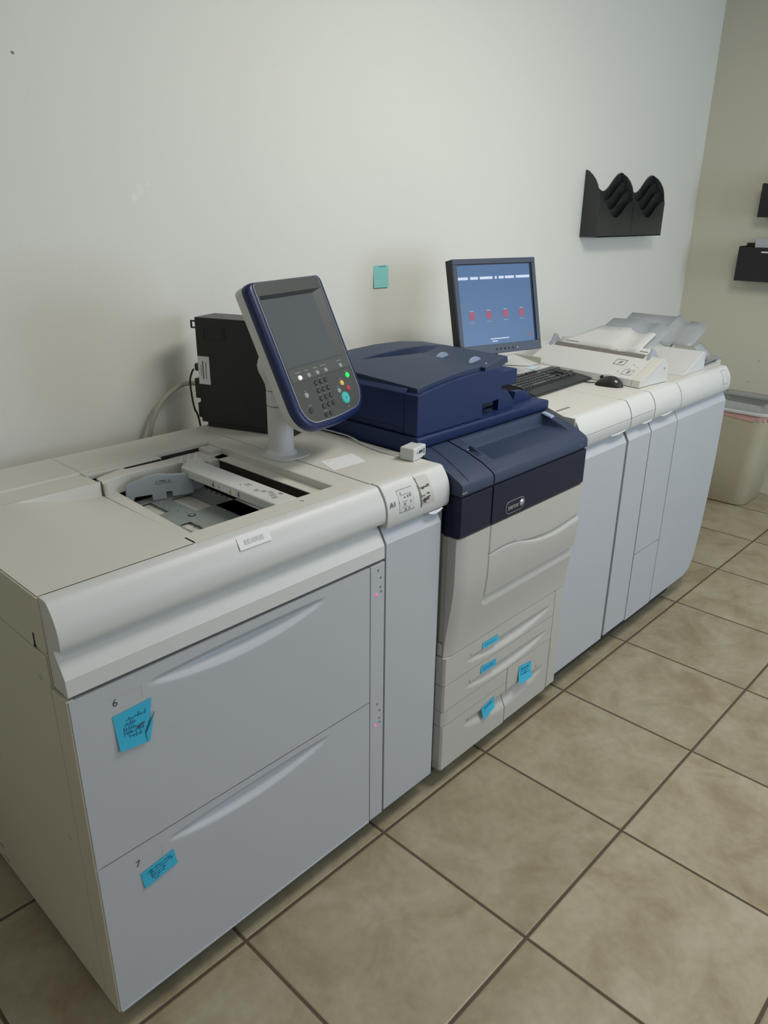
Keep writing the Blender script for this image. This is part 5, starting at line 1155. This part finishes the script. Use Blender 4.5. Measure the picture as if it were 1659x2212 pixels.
panelw(YF, 1.449, 1.618, 0.080, 'front_panel')
sp = [(WY-0.001, 1.449), (WY-0.001, 1.744), (WY-0.006, 1.747), (0.862, 1.739), (0.842, 1.726), (0.824, 1.706), (0.810, 1.683), (0.801, 1.655), (0.797, 1.628), (YF, 1.61), (YF, 1.449)]
for xx in (bx0-0.005, bx0+0.3425, bx1): build(MB().prism(sp, 'x', xx, xx+0.005), 'side_panel', 'gloss', B, bevel=0.001)
build(MB().box(bx0, bx1, YF, WY-0.001, 1.449, 1.453), 'bottom_panel', 'gloss', B)

# ------------------------------------------------------------ two black pockets with papers on the right wall
def wpocket(y0, y1, z0, z1, label, plab, ptop, py1):
    T_ = thing('wall_pocket', label, 'wall pocket', (WX, (y0+y1)/2, z0), group='black pockets on the right wall')
    mb = MB().box(4.28, 4.284, y0, y1, z0, z1).box(4.284, WX, y0, y0+0.004, z0, z1+0.004).box(4.284, WX, y1-0.004, y1, z0, z1+0.004).box(4.284, WX, y0, y1, z0, z0+0.004).box(WX-0.004, WX, y0, y1, z0, z1+0.02)
    build(mb, 'pocket_shell', 'black', T_, bevel=0.0015)
    pp = MB(); rnd = random.Random(int(z0*100))
    for k in range(5):
        a = rnd.uniform(-0.012, 0.004); x = 4.31+0.012*k
        pp.hexa([(x, y0+0.02, z0+0.01), (x+0.0035, y0+0.02, z0+0.01), (x+0.0035, py1+a-0.02, z0+0.01), (x, py1+a-0.02, z0+0.01), (x+0.03, y0+0.02, ptop+a), (x+0.0335, y0+0.02, ptop+a), (x+0.0335, py1+a, ptop+a), (x+0.03, py1+a, ptop+a)])
    tag(build(pp, 'paper_stack', 'paperg'), plab, 'papers')
    return T_
T_ = wpocket(0.16, 0.545, 1.205, 1.388, 'lower of the two black pockets on the right wall, white strip on its front', 'loose sheets standing in the lower black pocket on the right wall', 1.430, 0.485)
build(MB().box(4.2785, 4.2802, 0.30, 0.420, 1.360, 1.368), 'name_strip', 'paper', T_)
wpocket(0.12, 0.478, 1.545, 1.715, 'upper of the two black pockets on the right wall', 'loose sheets standing in the upper black pocket on the right wall', 1.775, 0.440)

# ------------------------------------------------------------ waste bin
W_ = thing('waste_bin', 'beige plastic waste bin standing by the right wall beyond the end cabinet', 'waste bin', (4.20, 0.34, FZ))
def rrect(x0, x1, y0, y1, r, z, n=8):
    pts = []
    for (cx, cy, a0) in ((x1-r, y0+r, -90), (x1-r, y1-r, 0), (x0+r, y1-r, 90), (x0+r, y0+r, 180)):
        for i in range(n+1): a = math.radians(a0+90*i/n); pts.append((cx+r*math.cos(a), cy+r*math.sin(a), z))
    return pts
def binr(t, z, off=0.0, r=0.07): return rrect(4.050-0.055*t-off, 4.36+0.03*t+off, 0.190-0.06*t-off, 0.50+0.05*t+off, r+off, FZ+z*1.02)
mb = MB(); mb.loft([binr(0, 0.002, -0.006), binr(0, 0.008), binr(0.5, 0.29), binr(0.97, 0.552), binr(0.97, 0.552, -0.004), binr(0.0, 0.012, -0.006)], cap=True)
build(mb, 'bin_body', 'bin', W_, smooth=50)
mb = MB(); mb.loft([binr(0.97, 0.548, 0.001), binr(1, 0.550, 0.012), binr(1, 0.562, 0.014), binr(1, 0.566, 0.006), binr(1, 0.560, -0.004)], cap=False)
build(mb, 'bin_rim', 'white', W_, smooth=50)
lb_ = thing('bin_liner', 'clear plastic bag lining the waste bin, with a pink edge showing under the rim', 'bin bag', (4.10, 0.31, 0.5))
rnd = random.Random(9)
def jag(ring, a): return [(x+rnd.uniform(-a, a), y+rnd.uniform(-a, a), z+rnd.uniform(-a, a)) for (x, y, z) in ring]
mb = MB(); mb.loft([jag(binr(0.95, 0.45, -0.018), 0.004), binr(1, 0.562, -0.003), jag(binr(1, 0.582, -0.004), 0.004), jag(binr(1, 0.602, -0.035), 0.008), jag(binr(1, 0.590, -0.075), 0.010)], cap=False)
build(mb, 'bag_film', 'bag', lb_, smooth=60)
mb = MB(); r0_ = binr(0.97, 0.546, 0.0025); r1__ = [(x, y, z-0.024-0.012*math.sin(3.1*i)) for i, (x, y, z) in enumerate(binr(0.93, 0.546, 0.003))]
k0 = [i for i in range(len(r0_))]
mb.loft([r1__, r0_], cap=False)
build(mb, 'pink_band', 'binpink', lb_, smooth=60)
